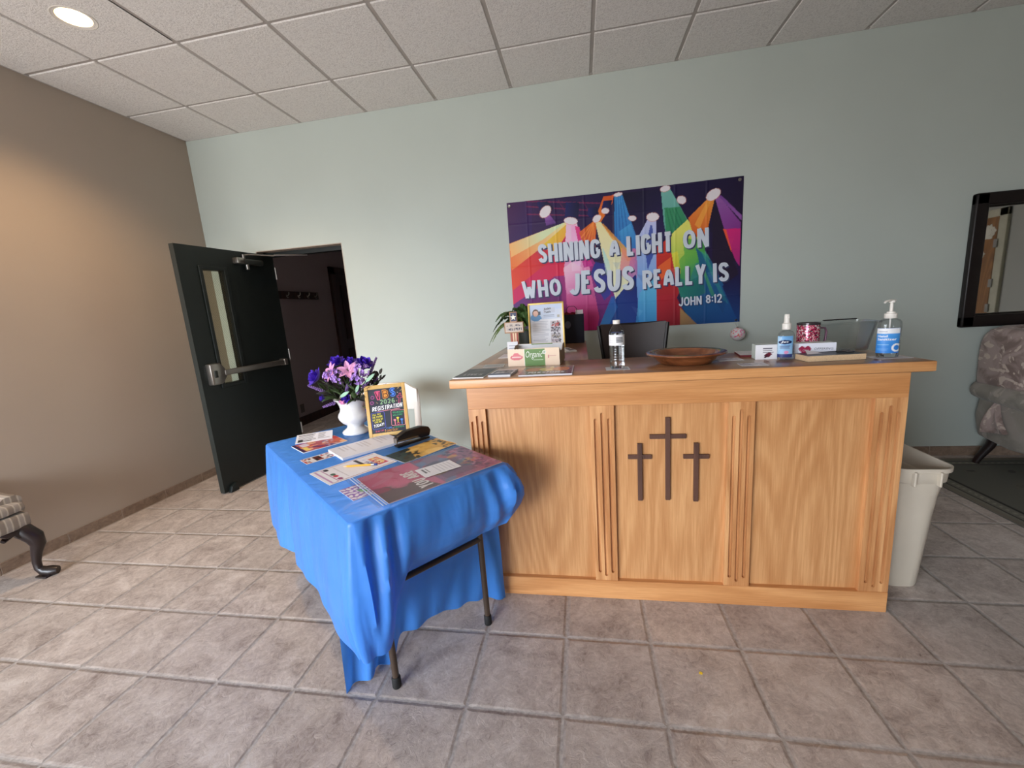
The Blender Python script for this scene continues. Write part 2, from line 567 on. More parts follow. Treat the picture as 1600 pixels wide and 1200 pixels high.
def rect_of(corners):
    """best rectangle of four corner points (p0 lower left, p1 lower right, p2 upper right, p3 upper left)"""
    p = [Vector((c[0], c[1])) for c in corners]
    c = sum(p, Vector((0, 0))) / 4
    ex = ((p[1] - p[0]) + (p[2] - p[3])) / 2; ey = ((p[3] - p[0]) + (p[2] - p[1])) / 2
    return c, ex.length, ey.length, math.atan2(ex.y, ex.x)


def sheet(name, label, cat, corners, z, thick, draw, nx=50, ny=40, edge=(238, 238, 236), bg=(245, 245, 245), group=None, size=None, rough=0.45, extra=None, curl=0.0):
    """a printed sheet, card or booklet lying flat: one mesh of paper with the print on its top"""
    c, wd, ht, ang = rect_of(corners)
    if size: wd, ht = size
    p = Pic(wd, ht, nx, ny, bg)
    if draw: draw(p, wd, ht)
    bm = B(); box(bm, (-wd / 2, -ht / 2, 0), (wd / 2, ht / 2, thick), 0)
    top = thick + 0.0003

    def zf(x, y): return curl * max(0.0, (x + wd / 2) / wd - 0.6) ** 2
    P = [[(p.X[j, i] - wd / 2, p.Y[j, i] - ht / 2, top) for i in range(nx)] for j in range(ny)]
    grid(bm, P, 1, None, p.lincols())
    mats = [ink(edge), printed('printed_%d' % int(rough * 100), rough)]
    if extra: mats += extra(bm, lambda x, y, l: (x - wd / 2, y - ht / 2, top + 0.00025 * l), wd, ht)
    o = obj(name, bm, mats)
    o.location = (c.x, c.y, z); o.rotation_euler = (0, 0, ang)
    return tag(o, label, cat, group)

# ==================================================================== THE SETTING
XL, YB, ZC = -3.457, 3.524, 3.033      # left wall, back wall, ceiling
YF, XR = -2.65, 5.0                    # front wall, right wall
TS, TX, TY = 0.3344, -1.4485, 1.1419   # floor tile size and grid origin


def wallpaint(name, col, bump=0.15):
    t = NT(name); v = t.obj(); c = lin(col)
    n = t.noise(v, 1.3, 3); n2 = t.noise(v, 160, 3)
    t.l(t.ramp(n, [(0.3, (*[x * .97 for x in c], 1)), (0.7, (*[min(1, x * 1.03) for x in c], 1))]), t.b.inputs['Base Color'])
    t.b.inputs['Roughness'].default_value = 0.6; t.b.inputs['Specular IOR Level'].default_value = 0.3
    t.l(t.bump(n2, bump, 0.001), t.b.inputs['Normal'])
    return t.m


M_BACK = wallpaint('seafoam_paint', (191, 200, 193))
M_LEFT = wallpaint('taupe_paint', (176, 162, 148))
M_FRONT = wallpaint('warm_white_paint', (212, 206, 196))
M_GREY = wallpaint('grey_paint', (168, 166, 158))


def floor_mat():
    t = NT('slate_floor_tile'); v = t.obj()
    sx = t.n('ShaderNodeSeparateXYZ'); t.l(v, sx.inputs[0])
    gx = t.math('MULTIPLY', t.math('SUBTRACT', sx.outputs[0], TX), 1 / TS)
    gy = t.math('MULTIPLY', t.math('SUBTRACT', sx.outputs[1], TY), 1 / TS)
    wob = t.math('MULTIPLY_ADD', t.noise(v, 45, 2), 0.016, -0.008)
    fx = t.math('FRACT', t.math('ADD', gx, wob)); fy = t.math('FRACT', t.math('ADD', gy, wob))
    ex = t.math('MINIMUM', fx, t.math('SUBTRACT', 1.0, fx)); ey = t.math('MINIMUM', fy, t.math('SUBTRACT', 1.0, fy))
    e = t.math('MINIMUM', ex, ey)
    mr = t.n('ShaderNodeMapRange', interpolation_type='SMOOTHSTEP'); t.l(e, mr.inputs[0])
    mr.inputs[1].default_value = 0.010; mr.inputs[2].default_value = 0.024
    tile = mr.outputs[0]
    mr2 = t.n('ShaderNodeMapRange', interpolation_type='SMOOTHSTEP'); t.l(e, mr2.inputs[0])
    mr2.inputs[1].default_value = 0.006; mr2.inputs[2].default_value = 0.045
    idv = t.n('ShaderNodeCombineXYZ'); t.l(t.math('FLOOR', gx), idv.inputs[0]); t.l(t.math('FLOOR', gy), idv.inputs[1])
    wn = t.n('ShaderNodeTexWhiteNoise', noise_dimensions='3D'); t.l(idv.outputs[0], wn.inputs[0])
    off = t.n('ShaderNodeVectorMath', operation='MULTIPLY_ADD'); t.l(wn.outputs['Color'], off.inputs[0])
    off.inputs[1].default_value = (9, 9, 9); t.l(v, off.inputs[2]); vv = off.outputs[0]
    n1 = t.noise(vv, 6, 6, 0.7, 0.8); n2 = t.noise(vv, 30, 8, 0.8, 1.4); n3 = t.noise(vv, 120, 4, 0.7)
    f = t.math('ADD', t.math('MULTIPLY', n1, 0.5), t.math('MULTIPLY', n2, 0.5))
    base = t.ramp(f, [(0.35, lin4((144, 128, 120))), (0.47, lin4((190, 177, 169))), (0.56, lin4((212, 200, 192))), (0.68, lin4((228, 220, 214)))])
    jit = t.math('MULTIPLY_ADD', wn.outputs['Value'], 0.16, 0.92)
    jn = t.n('ShaderNodeCombineXYZ')
    for i in range(3): t.l(jit, jn.inputs[i])
    base = t.mix(1.0, base, jn.outputs[0], 'MULTIPLY')
    grout = t.ramp(t.noise(v, 70, 3), [(0.3, lin4((166, 158, 153))), (0.7, lin4((204, 197, 192)))])
    t.l(t.mix(tile, grout, base), t.b.inputs['Base Color'])
    t.l(t.math('MULTIPLY_ADD', n2, 0.25, 0.33), t.b.inputs['Roughness'])
    t.b.inputs['Specular IOR Level'].default_value = 0.4
    b1 = t.bump(mr2.outputs[0], 1.0, 0.007)
    ridge = t.math('ABSOLUTE', t.math('SUBTRACT', n2, 0.5))
    hgt = t.math('ADD', t.math('MULTIPLY', ridge, 2.2), t.math('MULTIPLY', n3, 0.25))
    t.l(t.bump(hgt, 0.9, 0.004, b1), t.b.inputs['Normal'])
    return t.m


M_FLOOR = floor_mat()
bm = B(); box(bm, (-6.2, YF - .1, -0.1), (XR + .1, 9.1, 0.0)); struct('floor', bm, M_FLOOR)


def ceil_mat():
    t = NT('ceiling_tile'); v = t.obj()
    n1 = t.noise(v, 110, 4, 0.7); n2 = t.noise(v, 3, 2)
    t.l(t.ramp(n1, [(0.33, lin4((214, 209, 205))), (0.52, lin4((240, 236, 232)))]), t.b.inputs['Base Color'])
    t.b.inputs['Roughness'].default_value = 0.9; t.b.inputs['Specular IOR Level'].default_value = 0.1
    t.l(t.bump(n1, 0.8, 0.006), t.b.inputs['Normal'])
    return t.m


M_CEIL = ceil_mat()
M_GRID = mat('ceiling_grid_metal', (178, 170, 164), rough=0.5)
CX0, CY1, CT = -2.9077, 3.0242, 0.6096
bm = B()
box(bm, (-6.2, YF - .1, ZC + 0.06), (XR + .1, YB, ZC + 0.12))
xs = [CX0 + CT * k for k in range(-6, 14)]; ys = [CY1 - CT * k for k in range(-1, 11)]
LAMPC = (-2.603, 2.7194 - 0.6096)
for i in range(len(xs) - 1):
    for j in range(len(ys) - 1):
        x0, x1 = xs[i], xs[i + 1]; y1, y0 = ys[j], ys[j + 1]
        y1 = min(y1, YB); x1 = min(x1, XR)
        if x1 - x0 < .05 or y1 - y0 < .05: continue
        if x0 < XL < x1: x0 = XL if y1 > 1.7 else x0
        if x1 <= XL and y0 > 1.5: continue
        g = 0.011
        if abs((x0 + x1) / 2 - LAMPC[0]) < .1 and abs((y0 + y1) / 2 - LAMPC[1]) < .1:
            # the tile the can light is let into: a square with a round hole
            cx_, cy_ = LAMPC; n = 40; h = (CT - 2 * g) / 2; ring = []; sq = []
            for k in range(n):
                a = 2 * PI * k / n; c_, s_ = math.cos(a), math.sin(a); q = h / max(abs(c_), abs(s_))
                ring.append((cx_ + .078 * c_, cy_ + .078 * s_)); sq.append((cx_ + q * c_, cy_ + q * s_))
            for k in range(n):
                q = [bm.verts.new((*p, ZC - .002)) for p in (ring[k], sq[k], sq[(k + 1) % n], ring[(k + 1) % n])]
                bm.faces.new(q)
            continue
        box(bm, (x0 + g, y0 + g, ZC - 0.002), (x1 - g, y1 - (g if y1 < YB else 0), ZC + 0.03), 0, 0.004, 1)
struct('ceiling', bm, M_CEIL)
bm = B()
for x in xs[1:-1]:
    if XL < x < XR: box(bm, (x - .013, YF, ZC + 0.004), (x + .013, YB, ZC + 0.05))
    elif x < XL: box(bm, (x - .013, YF, ZC + 0.004), (x + .013, 1.6, ZC + 0.05))
for y in ys:
    if YF < y < YB: box(bm, (XL if y > 1.65 else -6, y - .013, ZC + 0.0045), (XR, y + .013, ZC + 0.05))
box(bm, (XL, YB - .02, ZC - .001), (XR, YB, ZC + .03)); box(bm, (XL, 1.66, ZC - .001), (XL + .02, YB, ZC + .03))
struct('trim_1', bm, M_GRID)

# back wall with the doorway
DX0, DX1, DZ = -2.945, -2.075, 2.03
bm = B()
box(bm, (XL - .1, YB, 0), (DX0, YB + .15, ZC + .06)); box(bm, (DX1, YB, 0), (XR, YB + .15, ZC + .06))
box(bm, (DX0, YB, DZ), (DX1, YB + .15, ZC + .06))
struct('wall_back', bm, M_BACK)
# left wall ends at the alcove where the armchair stands
bm = B(); box(bm, (XL - .13, 1.655, 0), (XL, YB, ZC + .06)); struct('wall_left', bm, M_LEFT)
bm = B(); box(bm, (-6.2, 1.655, 0), (XL - .13, 1.785, ZC + .06)); struct('wall_alcove', bm, M_LEFT)
bm = B(); box(bm, (-6.2, YF, 0), (-6.1, 1.655, ZC + .06)); struct('wall_alcove_end', bm, M_FRONT)
# front wall with the glazed entrance
bm = B()
box(bm, (-6.2, YF - .12, 0), (-4.7, YF, ZC + .06)); box(bm, (-1.2, YF - .12, 0), (XR + .1, YF, ZC + .06))
box(bm, (-4.7, YF - .12, 2.4), (-1.2, YF, ZC + .06))
struct('wall_front', bm, M_FRONT)
bm = B(); M_BRONZE = mat('bronze_aluminium', (52, 44, 38), 0.4, 0.8)
for x in (-4.7, -2.98, -1.26): box(bm, (x, YF - .1, 0), (x + .06, YF - .02, 2.4))
box(bm, (-4.7, YF - .1, 2.34), (-1.2, YF - .02, 2.4)); box(bm, (-4.7, YF - .1, 0), (-1.2, YF - .02, .1))
struct('window_1', bm, M_BRONZE)
# unseen overhang added outside the entrance to block steep skylight
bm = B(); box(bm, (-6.0, YF - 1.0, 2.42), (.3, YF - .13, 2.56)); struct('sky_blocker', bm, M_FRONT)
# right wall
bm = B(); box(bm, (XR, YF, 0), (XR + .1, YB + .15, ZC + .06)); struct('wall_right', bm, M_GREY)

# tile baseboards
def base_mat():
    t = NT('baseboard_tile'); v = t.obj()
    n = t.noise(v, 18, 6, 0.7, 0.6)
    t.l(t.ramp(n, [(0.3, lin4((112, 94, 80))), (0.7, lin4((160, 138, 120)))]), t.b.inputs['Base Color'])
    t.b.inputs['Roughness'].default_value = 0.4
    return t.m


M_BASE = base_mat(); M_GROUT = mat('grout', (176, 164, 152), 0.8)
bm = B(); y = 1.655
k = 0
while y < YB - .02:
    y1 = min(y + .3344, YB); box(bm, (XL, y + .002, 0), (XL + .010, y1 - .002, .074), 0, .002, 1); y = y1
box(bm, (XL, 1.655, 0), (XL + .007, YB, .071), 1); box(bm, (XL, 1.655, 0), (XL + .016, YB, .004), 1)
x = XL - .02
while x > -6: box(bm, (x - .33, 1.645, 0), (x - .004, 1.655, .074), 0, .002, 1); x -= .334
box(bm, (XL - .03, 1.645, 0), (XL + .010, 1.655, .074), 0, .002, 1)
struct('baseboard_left', bm, [M_BASE, M_GROUT])
bm = B()
for x0, x1 in ((XL, DX0 - .02), (DX1 + .02, XR)):
    x = x0
    while x < x1 - .02:
        q = min(x + .3344, x1); box(bm, (x + .002, YB - .010, 0), (q - .002, YB, .074), 0, .002, 1); x = q
    box(bm, (x0, YB - .007, 0), (x1, YB, .071), 1)
struct('baseboard_back', bm, [M_BASE, M_GROUT])

# ---- hallway beyond the door
M_HALL = wallpaint('hall_wallpaper', (150, 140, 142)); M_DARKWOOD = wood('dark_brown_wood', 2, (64, 36, 26), (38, 20, 15), 0.4)
bm = B(); box(bm, (-3.86, YB + .15, 0), (-3.74, 9, 2.8)); struct('wall_hall_left', bm, M_HALL)
bm = B(); box(bm, (-3.86, 9, 0), (-1.0, 9.1, 2.8)); struct('wall_hall_end', bm, M_HALL)
bm = B(); box(bm, (-1.2, YB + .15, 0), (-1.08, 9, 2.8)); struct('wall_hall_right', bm, M_HALL)
bm = B(); box(bm, (-3.86, YB + .15, 2.75), (-1.08, 9.1, 2.85)); struct('ceiling_hall', bm, M_CEIL)
bm = B(); box(bm, (-3.74, YB + .16, 0), (-3.725, 5.9, .12), 0, .003, 1); struct('baseboard_hall', bm, M_DARKWOOD)
# dark door and casing down the hall
bm = B()
box(bm, (-3.74, 5.86, 0), (-3.70, 5.98, 2.16), 0, .004, 1); box(bm, (-3.74, 7.0, 0), (-3.70, 7.12, 2.16), 0, .004, 1); box(bm, (-3.74, 5.86, 2.05), (-3.70, 7.12, 2.16), 0, .004, 1)
d2 = struct('door_2', bm, M_DARKWOOD)
bm = B(); box(bm, (-3.735, 5.98, .01), (-3.715, 7.0, 2.05), 0)
for z0, z1 in ((.2, .9), (1.05, 1.9)):
    for y0, y1 in ((6.1, 6.44), (6.54, 6.88)): box(bm, (-3.717, y0, z0), (-3.705, y1, z1), 0, .008, 2)
obj('door_leaf', bm, M_DARKWOOD, d2)

# ---- the dark green fire door standing open
M_DOOR = mat('dark_green_door_paint', (20, 27, 26), 0.42, var=.1, bump=.05, bscale=60)
M_EDGE = mat('door_edge_steel', (44, 48, 45), 0.5, 0.2)
M_STEEL = mat('brushed_steel', (150, 146, 140), 0.32, 0.9, bump=.04, bscale=300)
M_BAR = mat('satin_steel', (120, 117, 112), 0.38, 0.75)
dh = Vector((-2.872, 3.64, 0)); de = Vector((-2.955, 2.73, 0))
dang = math.atan2((de - dh).y, (de - dh).x); DL = (de - dh).length      # local x runs from hinge to free edge, local -y is outwards to the left
door = thing('door_1', 'dark green fire door standing open beside the taupe wall', None, dh, dang, kind='structure')
Mi = (Matrix.Translation(dh) @ RZ(dang)).inverted()


def dl(px, py):
    """pixel on the door's room-side face -> local (x, z)"""
    n = Vector((math.sin(-dang), math.cos(-dang), 0)); n = RZ(dang) @ Vector((0, 1, 0))
    d = _ray(px, py); o = Vector((0, 0, CAMH)); t_ = (dh - o).dot(n) / d.dot(n); q = Mi @ (o + d * t_); return q.x, q.z


vx = sorted((dl(315, 421)[0], dl(349, 425)[0])); VX0, VX1 = vx
VZ0, VZ1 = dl(344, 601)[1], dl(315, 421)[1]
VX0 -= .0; th = .045
bm = B()
for lo, hi in (((0, 0, .012), (VX0, 0, 2.0)), ((VX1, 0, .012), (DL, 0, 2.0)), ((VX0, 0, .012), (VX1, 0, VZ0)), ((VX0, 0, VZ1), (VX1, 0, 2.0))):
    box(bm, (lo[0], -th, lo[2]), (hi[0], 0, hi[2]))
box(bm, (DL - .001, -th, .012), (DL + .0015, 0, 2.0), 1)
lv = obj('door_leaf', bm, [M_DOOR, M_EDGE], door)
bm = B()
for y0, y1 in ((0, .012), (-th - .012, -th)):
    box(bm, (VX0 - .03, y0, VZ0 - .03), (VX0, y1, VZ1 + .03), 0, .003, 1); box(bm, (VX1, y0, VZ0 - .03), (VX1 + .03, y1, VZ1 + .03), 0, .003, 1)
    box(bm, (VX0, y0, VZ0 - .03), (VX1, y1, VZ0), 0, .003, 1); box(bm, (VX0, y0, VZ1), (VX1, y1, VZ1 + .03), 0, .003, 1)
bead = obj('glazing_frame', bm, M_DOOR, door)
bm = B(); box(bm, (VX0, -.026, VZ0), (VX1, -.020, VZ1)); gl = obj('glass_pane', bm, clear('door_glass', (240, 241, 232), .05, .25), door)
bm = B(); step = .0254 * .7; wd, ht = VX1 - VX0, VZ1 - VZ0
k = -ht
while k < wd:
    for sgn in (1, -1):
        a0 = max(0, -k); a1 = min(ht, wd - k)
        if a1 > a0:
            X0, X1 = k + a0, k + a1
            if sgn < 0: X0, X1 = wd - X0, wd - X1
            tube(bm, [(VX0 + X0, -.023, VZ0 + a0), (VX0 + X1, -.023, VZ0 + a1)], .0006, 4)
    k += step
obj('wire_mesh', bm, mat('wire_grey', (96, 96, 88), .4, .7), gl)
# push bar with its latch case
lx, lz = dl(331, 585)
bx1 = dl(440, 563)[0]
bm = B()
prism(bm, [(lx - .045, lz - .085), (lx + .02, lz - .085), (lx + .055, lz - .02) if False else (lx + .045, lz - .085), (lx + .045, lz + .085), (lx - .045, lz + .085), (lx - .085, lz + .03), (lx - .085, lz - .03)], 0, .055, 0, Matrix(((1, 0, 0, 0), (0, 0, 1, 0), (0, 1, 0, 0), (0, 0, 0, 1))), .008)
bar = obj('push_bar', bm, M_STEEL, door)
bm = B(); box(bm, (bx1, .03, lz - .022), (lx - .07, .062, lz + .024), 0, .008, 3); box(bm, (bx1 + .04, .0, lz - .018), (lx - .04, .04, lz + .018), 0, .004, 1)
obj('touch_rail', bm, M_BAR, bar)
bm = B(); box(bm, (bx1 - .012, 0, lz - .03), (bx1 + .03, .066, lz + .032), 0, .008, 3); obj('end_cap', bm, M_STEEL, bar)
bm = B(); box(bm, (lx - .005, .052, lz - .028), (lx + .022, .062, lz + .03), 0, .004, 2); obj('latch', bm, M_EDGE, bar)
# closer
c1 = dl(365, 410); c2 = dl(405, 409); cz = (c1[1] + c2[1]) / 2
bm = B(); box(bm, (c2[0], 0, cz - .03), (c1[0] - .05, .055, cz + .02), 0, .018, 4)
clo = obj('door_closer', bm, M_EDGE, door)
bm = B(); box(bm, (c1[0] - .06, 0, cz - .026), (c1[0] + .01, .058, cz + .024), 0, .006, 2); obj('closer_head', bm, M_STEEL, clo)
bm = B(); lathe(bm, [(.0, -.04), (.014, -.04), (.014, .03), (0, .03)], 14, 0, T(c1[0] - .10, .035, cz - .03)); lathe(bm, [(.0, 0), (.012, 0), (.012, .04), (0, .04)], 14, 0, T(c1[0] - .08, .03, cz + .015)); obj('closer_spindle', bm, M_STEEL, clo)
bm = B(); tube(bm, [(c1[0] - .08, .03, cz + .05), (c1[0] - .12, .045, cz + .058), (.16, .17, cz + .05)], .006, 8); tube(bm, [(.16, .17, cz + .055), (-.03, .37, cz + .058)], .007, 8); obj('closer_arm', bm, M_STEEL, clo)
# floor stop on the leaf's lower corner
bm = B(); prism(bm, [(-.03, 0), (.05, 0), (.03, .05), (-.02, .07)], 0, .03, 0, Matrix.Translation((DL - .08, 0.0, .003)) @ Matrix(((1, 0, 0, 0), (0, 0, 1, 0), (0, 1, 0, 0), (0, 0, 0, 1))), .003); obj('door_stop', bm, M_DOOR, door)
for z in (.25, 1.0, 1.78):
    bm = B(); lathe(bm, [(.008, z), (.008, z + .11)], 12, 0, T(-.004, .006, 0)); obj('hinge', bm, M_STEEL, door)
# frame set back in the opening
bm = B()
box(bm, (DX0 - .02, YB + .085, 0), (DX0 + .035, YB + .15, DZ)); box(bm, (DX1 - .035, YB + .085, 0), (DX1 + .02, YB + .15, DZ)); box(bm, (DX0, YB + .085, DZ - .045), (DX1, YB + .15, DZ + .02))
struct('trim_2', bm, M_DOOR)

# painted lining of the opening in front of the frame
bm = B(); box(bm, (DX0, YB, DZ - .006), (DX1, YB + .085, DZ)); box(bm, (DX1 - .006, YB, 0), (DX1, YB + .085, DZ - .006)); box(bm, (DX0, YB, 0), (DX0 + .006, YB + .085, DZ - .006)); struct('trim_4', bm, M_LEFT)

# ---- what the mirror shows on the right wall: a brown door with paper flowers, pale casing with hinges
M_OCHRE = wood('ochre_door_wood', 2, (160, 108, 52), (126, 80, 36), .4)
M_CREAM = mat('cream_trim_paint', (188, 182, 160), .5)
d3 = thing('door_3', 'brown wooden door with white paper flowers seen in the mirror', None, (XR, .5, 0), 0, kind='structure')
bm = B(); box(bm, (-.04, -.42, .01), (-.002, .46, 2.03), 0, .003, 1); lf = obj('door_leaf', bm, M_OCHRE, d3)
bm = B(); box(bm, (-.035, .46, 0), (0, .56, 2.12), 0, .004, 1); box(bm, (-.035, -.52, 0), (0, -.42, 2.12), 0, .004, 1); box(bm, (-.035, -.52, 2.03), (0, .56, 2.12), 0, .004, 1); obj('door_casing', bm, M_CREAM, d3)
for z in (.95, 1.25, 1.72):
    bm = B(); box(bm, (-.05, .44, z - .05), (-.035, .485, z + .05), 0, .003, 1); obj('hinge', bm, M_STEEL, d3)
for yy, zz, rr in ((.36, 1.86, .09), (.27, 1.6, .07), (.22, 1.12, .05)):
    bm = B()
    for kk in range(3):
        pts = [((rr - kk * .02) * (1 + .13 * math.sin(j * 2.1 + kk)) * math.cos(2 * PI * j / 22) * (1 if j % 2 else .86), (rr - kk * .02) * (1 + .1 * math.cos(j * 1.3)) * math.sin(2 * PI * j / 22) * (1 if j % 2 else .86)) for j in range(22)]
        prism(bm, pts, .003 * kk, .003 * kk + .004, 0, T(-.041, yy - .0, zz) @ RY(-PI / 2))
    obj('paper_flower', bm, mat('white_paper', (228, 222, 206), .8), d3)

# ==================================================================== LARGE THINGS
# ---- recessed ceiling light
rl = thing('recessed_light', 'glowing round recessed can light in the ceiling tile', 'ceiling light', (LAMPC[0], LAMPC[1], ZC))
bm = B(); lathe(bm, [(.074, .0), (.092, -.004), (.096, -.002), (.096, -.0005), (.078, .002)], 40, 0, None, cap0=False, cap1=False); obj('trim_ring', bm, mat('white_enamel', (225, 220, 212), .4), rl)
bm = B(); lathe(bm, [(.074, 0), (.068, .05), (.062, .11), (.0, .112)], 40, 0, None, cap0=False, cap1=False); obj('reflector', bm, mat('lamp_reflector', (235, 220, 196), .25, .3), rl)
bm = B(); lathe(bm, [(0, .004), (.03, .006), (.055, .018), (.062, .04), (.045, .08), (.02, .105), (0, .106)], 32, 0, None, cap0=False, cap1=False)
obj('bulb', bm, mat('glowing_bulb', (255, 222, 170), .5, emit=14), rl)
spot('recessed_light_beam', (LAMPC[0], LAMPC[1], ZC - .008), 92, (1.0, 0.66, 0.36), 132, 0.7, .06)

# ---- reception desk
OAKV = wood('oak_panel', 2, (214, 162, 110), (178, 121, 72), .38, ring=26, low=1.7, ringw=.13)
OAKH = wood('oak_rail', 0, (220, 162, 106), (184, 122, 70), .36, ring=8, low=3, ringw=.2)
OAKP = wood('oak_pilaster', 2, (224, 170, 116), (178, 118, 70), .36, ring=7, low=4, ringw=.25)
OAKT = wood('oak_top', 0, (166, 120, 82), (124, 84, 58), .3, ring=7, low=3, coat=.3)
OAKR = wood('oak_return_top', 1, (166, 120, 82), (124, 84, 58), .3, ring=7, low=3, coat=.3)
OAKS = wood('oak_side', 2, (214, 156, 100), (176, 116, 66), .4, ring=10)
DXa, DXb, DYf, DYp = -.515, 1.203, 1.728, 1.748
dk = thing('reception_desk', 'light oak reception desk with fluted pilasters and three dark crosses', 'desk', (.34, 1.95, 0))


def D(lo, hi): return (lo[0] - .34, lo[1] - 1.95, lo[2]), (hi[0] - .34, hi[1] - 1.95, hi[2])


def dbox(bm, lo, hi, m=0, bev=.0, seg=2): a, b = D(lo, hi); box(bm, a, b, m, bev, seg)


bm = B(); dbox(bm, (-.578, 1.69, 1.02), (1.25, 2.165, 1.06), 0, .004, 2)
bm2 = B(); dbox(bm2, (-.578, 1.686, 1.022), (1.253, 1.700, 1.0595), 0, .004, 2); dbox(bm2, (1.24, 1.69, 1.022), (1.254, 2.165, 1.0595), 0, .004, 2)
ct = obj('countertop', bm, OAKT, dk); obj('countertop_edge', bm2, OAKH, ct)
bm = B(); dbox(bm, (-.578, 2.165, 1.02), (.03, 3.3, 1.06), 0, .004, 2); obj('return_countertop', bm, OAKR, dk)
for i, (x0, x1) in enumerate(((-.44, .025), (.118, .575), (.67, 1.097))):
    bm = B(); dbox(bm, (x0 - .02, DYp, .08), (x1 + .02, DYp + .018, .94)); o = obj('recessed_panel', bm, OAKV, dk)
    o.data.transform(Matrix.Translation((0, 0, 0)))
bm = B(); dbox(bm, (DXa, DYf - .002, .918), (DXb, DYp + .02, 1.02), 0, .002, 1); obj('frieze_rail', bm, OAKH, dk)
bm = B(); dbox(bm, (DXa, DYf - .004, 0), (DXb, DYp + .02, .092), 0, .002, 1); obj('base_rail', bm, OAKH, dk)


def capsule(cx_, z0, z1, r, n=6):
    return [(cx_ + r * math.cos(a), z1 - r + r * math.sin(a)) for a in [PI * k / n for k in range(n + 1)]] + [(cx_ + r * math.cos(a), z0 + r + r * math.sin(a)) for a in [PI + PI * k / n for k in range(n + 1)]]


def pilaster(x0, x1, flx):
    """board with three rounded flutes cut into its face"""
    bm = B(); tb = bmesh.new(); z0, z1 = .092, .918; yf, yb = DYf - 1.95, DYp + .004 - 1.95
    outer = [(x0, z0), (x1, z0), (x1, z1), (x0, z1)]
    loops = [outer] + [capsule(c, *( (.112, .888) if i == 1 else (.13, .862)), .0068) for i, c in enumerate(flx)]
    eds = []
    lv = []
    for lp in loops:
        vs = [tb.verts.new((x - .34, yf, z)) for x, z in lp]; lv.append(vs)
        eds += [tb.edges.new((vs[k], vs[(k + 1) % len(vs)])) for k in range(len(vs))]
    bmesh.ops.triangle_fill(tb, use_beauty=True, use_dissolve=False, edges=eds)
    for i, (lp, vs) in enumerate(zip(loops, lv)):
        dep = yb if i == 0 else yf + .013
        bs = [tb.verts.new((v.co.x, dep, v.co.z)) for v in vs]
        for k in range(len(vs)): tb.faces.new((vs[k], vs[(k + 1) % len(vs)], bs[(k + 1) % len(vs)], bs[k]))
        tb.faces.new(bs)
    bmesh.ops.recalc_face_normals(tb, faces=tb.faces[:])
    merge(bm, tb); return bm


for x0, x1 in ((DXa, -.437), (.022, .121), (.572, .673), (1.094, DXb)):
    c = (x0 + x1) / 2; s = .0285 if x1 - x0 > .09 else .023
    obj('pilaster', pilaster(x0, x1, (c - s, c, c + s)), OAKP, dk)
for lo, hi in (((DXb - .02, DYp + .02, 0), (DXb, 2.13, 1.02)), ((DXa, DYp + .02, 0), (DXa + .02, 3.27, 1.02)), ((-.02, 2.13, 0), (0, 3.25, 1.02)), ((DXa + .02, 3.25, 0), (0, 3.27, 1.02))):
    bm = B(); dbox(bm, lo, hi); obj('side_panel', bm, OAKS, dk)
M_CROSS = wood('walnut_cross', 2, (92, 62, 50), (60, 38, 30), .5, pore=.8)
for cx_, z0, z1, za, hw in ((.226, .483, .745, .684, .049), (.341, .487, .858, .774, .0735), (.455, .482, .744, .684, .051)):
    bm = B(); dbox(bm, (cx_ - .0095, DYp - .013, z0), (cx_ + .0095, DYp, z1), 0, .001, 1); dbox(bm, (cx_ - hw, DYp - .011, za - .0095), (cx_ + hw, DYp, za + .0095), 0, .001, 1)
    tag(obj('cross', bm, M_CROSS, dk), 'dark brown wooden cross')

# ---- banner on the back wall
BW, BH, BX0, BZ0 = 1.795, 1.075, -.565, 1.123
# crop pixels of the photograph's banner -> banner plane
bmap = homog([(125, 213), (1530, 50), (1503, 940), (163, 1000)], [(0, BH), (BW, BH), (BW - .005, 0), (.0, 0)])
bp = Pic(BW, BH, 430, 258, (38, 26, 66))


def bpoly(pts, *a, g=None, **k):
    if g: k['p0'], k['p1'] = bmap(g[0]), bmap(g[1])
    bp.poly([bmap(p) for p in pts], *a, **k)


def bell(c, rx, ry, rot, *a, **k):
    q = bmap(c); bp.ell(q, rx / 784, ry / 784, rot, *a, **k)


# stage ceiling
bpoly([(100, 190), (760, 140), (760, 420), (100, 520)], (62, 30, 84), (34, 24, 70), g=((130, 400), (700, 200)))
bpoly([(100, 190), (270, 190), (270, 500), (100, 520)], (70, 34, 84), (52, 30, 92), g=((130, 300), (270, 380)))
for y0, y1 in ((236, 262), (282, 290), (205, 214)):
    bpoly([(240, y0 - 8), (700, y1 - 8), (700, y1), (240, y0)], (132, 40, 84), a=.75)
for x0 in (300, 420, 560): bpoly([(x0, 190), (x0 + 8, 190), (x0 + 66, 290), (x0 + 56, 290)], (110, 36, 84), a=.6)
bpoly([(800, 150), (1030, 125), (1060, 420), (800, 420)], (24, 20, 48), (44, 36, 84), g=((810, 150), (1000, 420)))
bpoly([(1080, 115), (1535, 45), (1520, 400), (1200, 380)], (30, 22, 66), (36, 26, 52), g=((1100, 120), (1500, 400)))
bpoly([(1340, 180), (1400, 180), (1480, 560), (1510, 700), (1470, 780), (1340, 560)], (36, 26, 50))
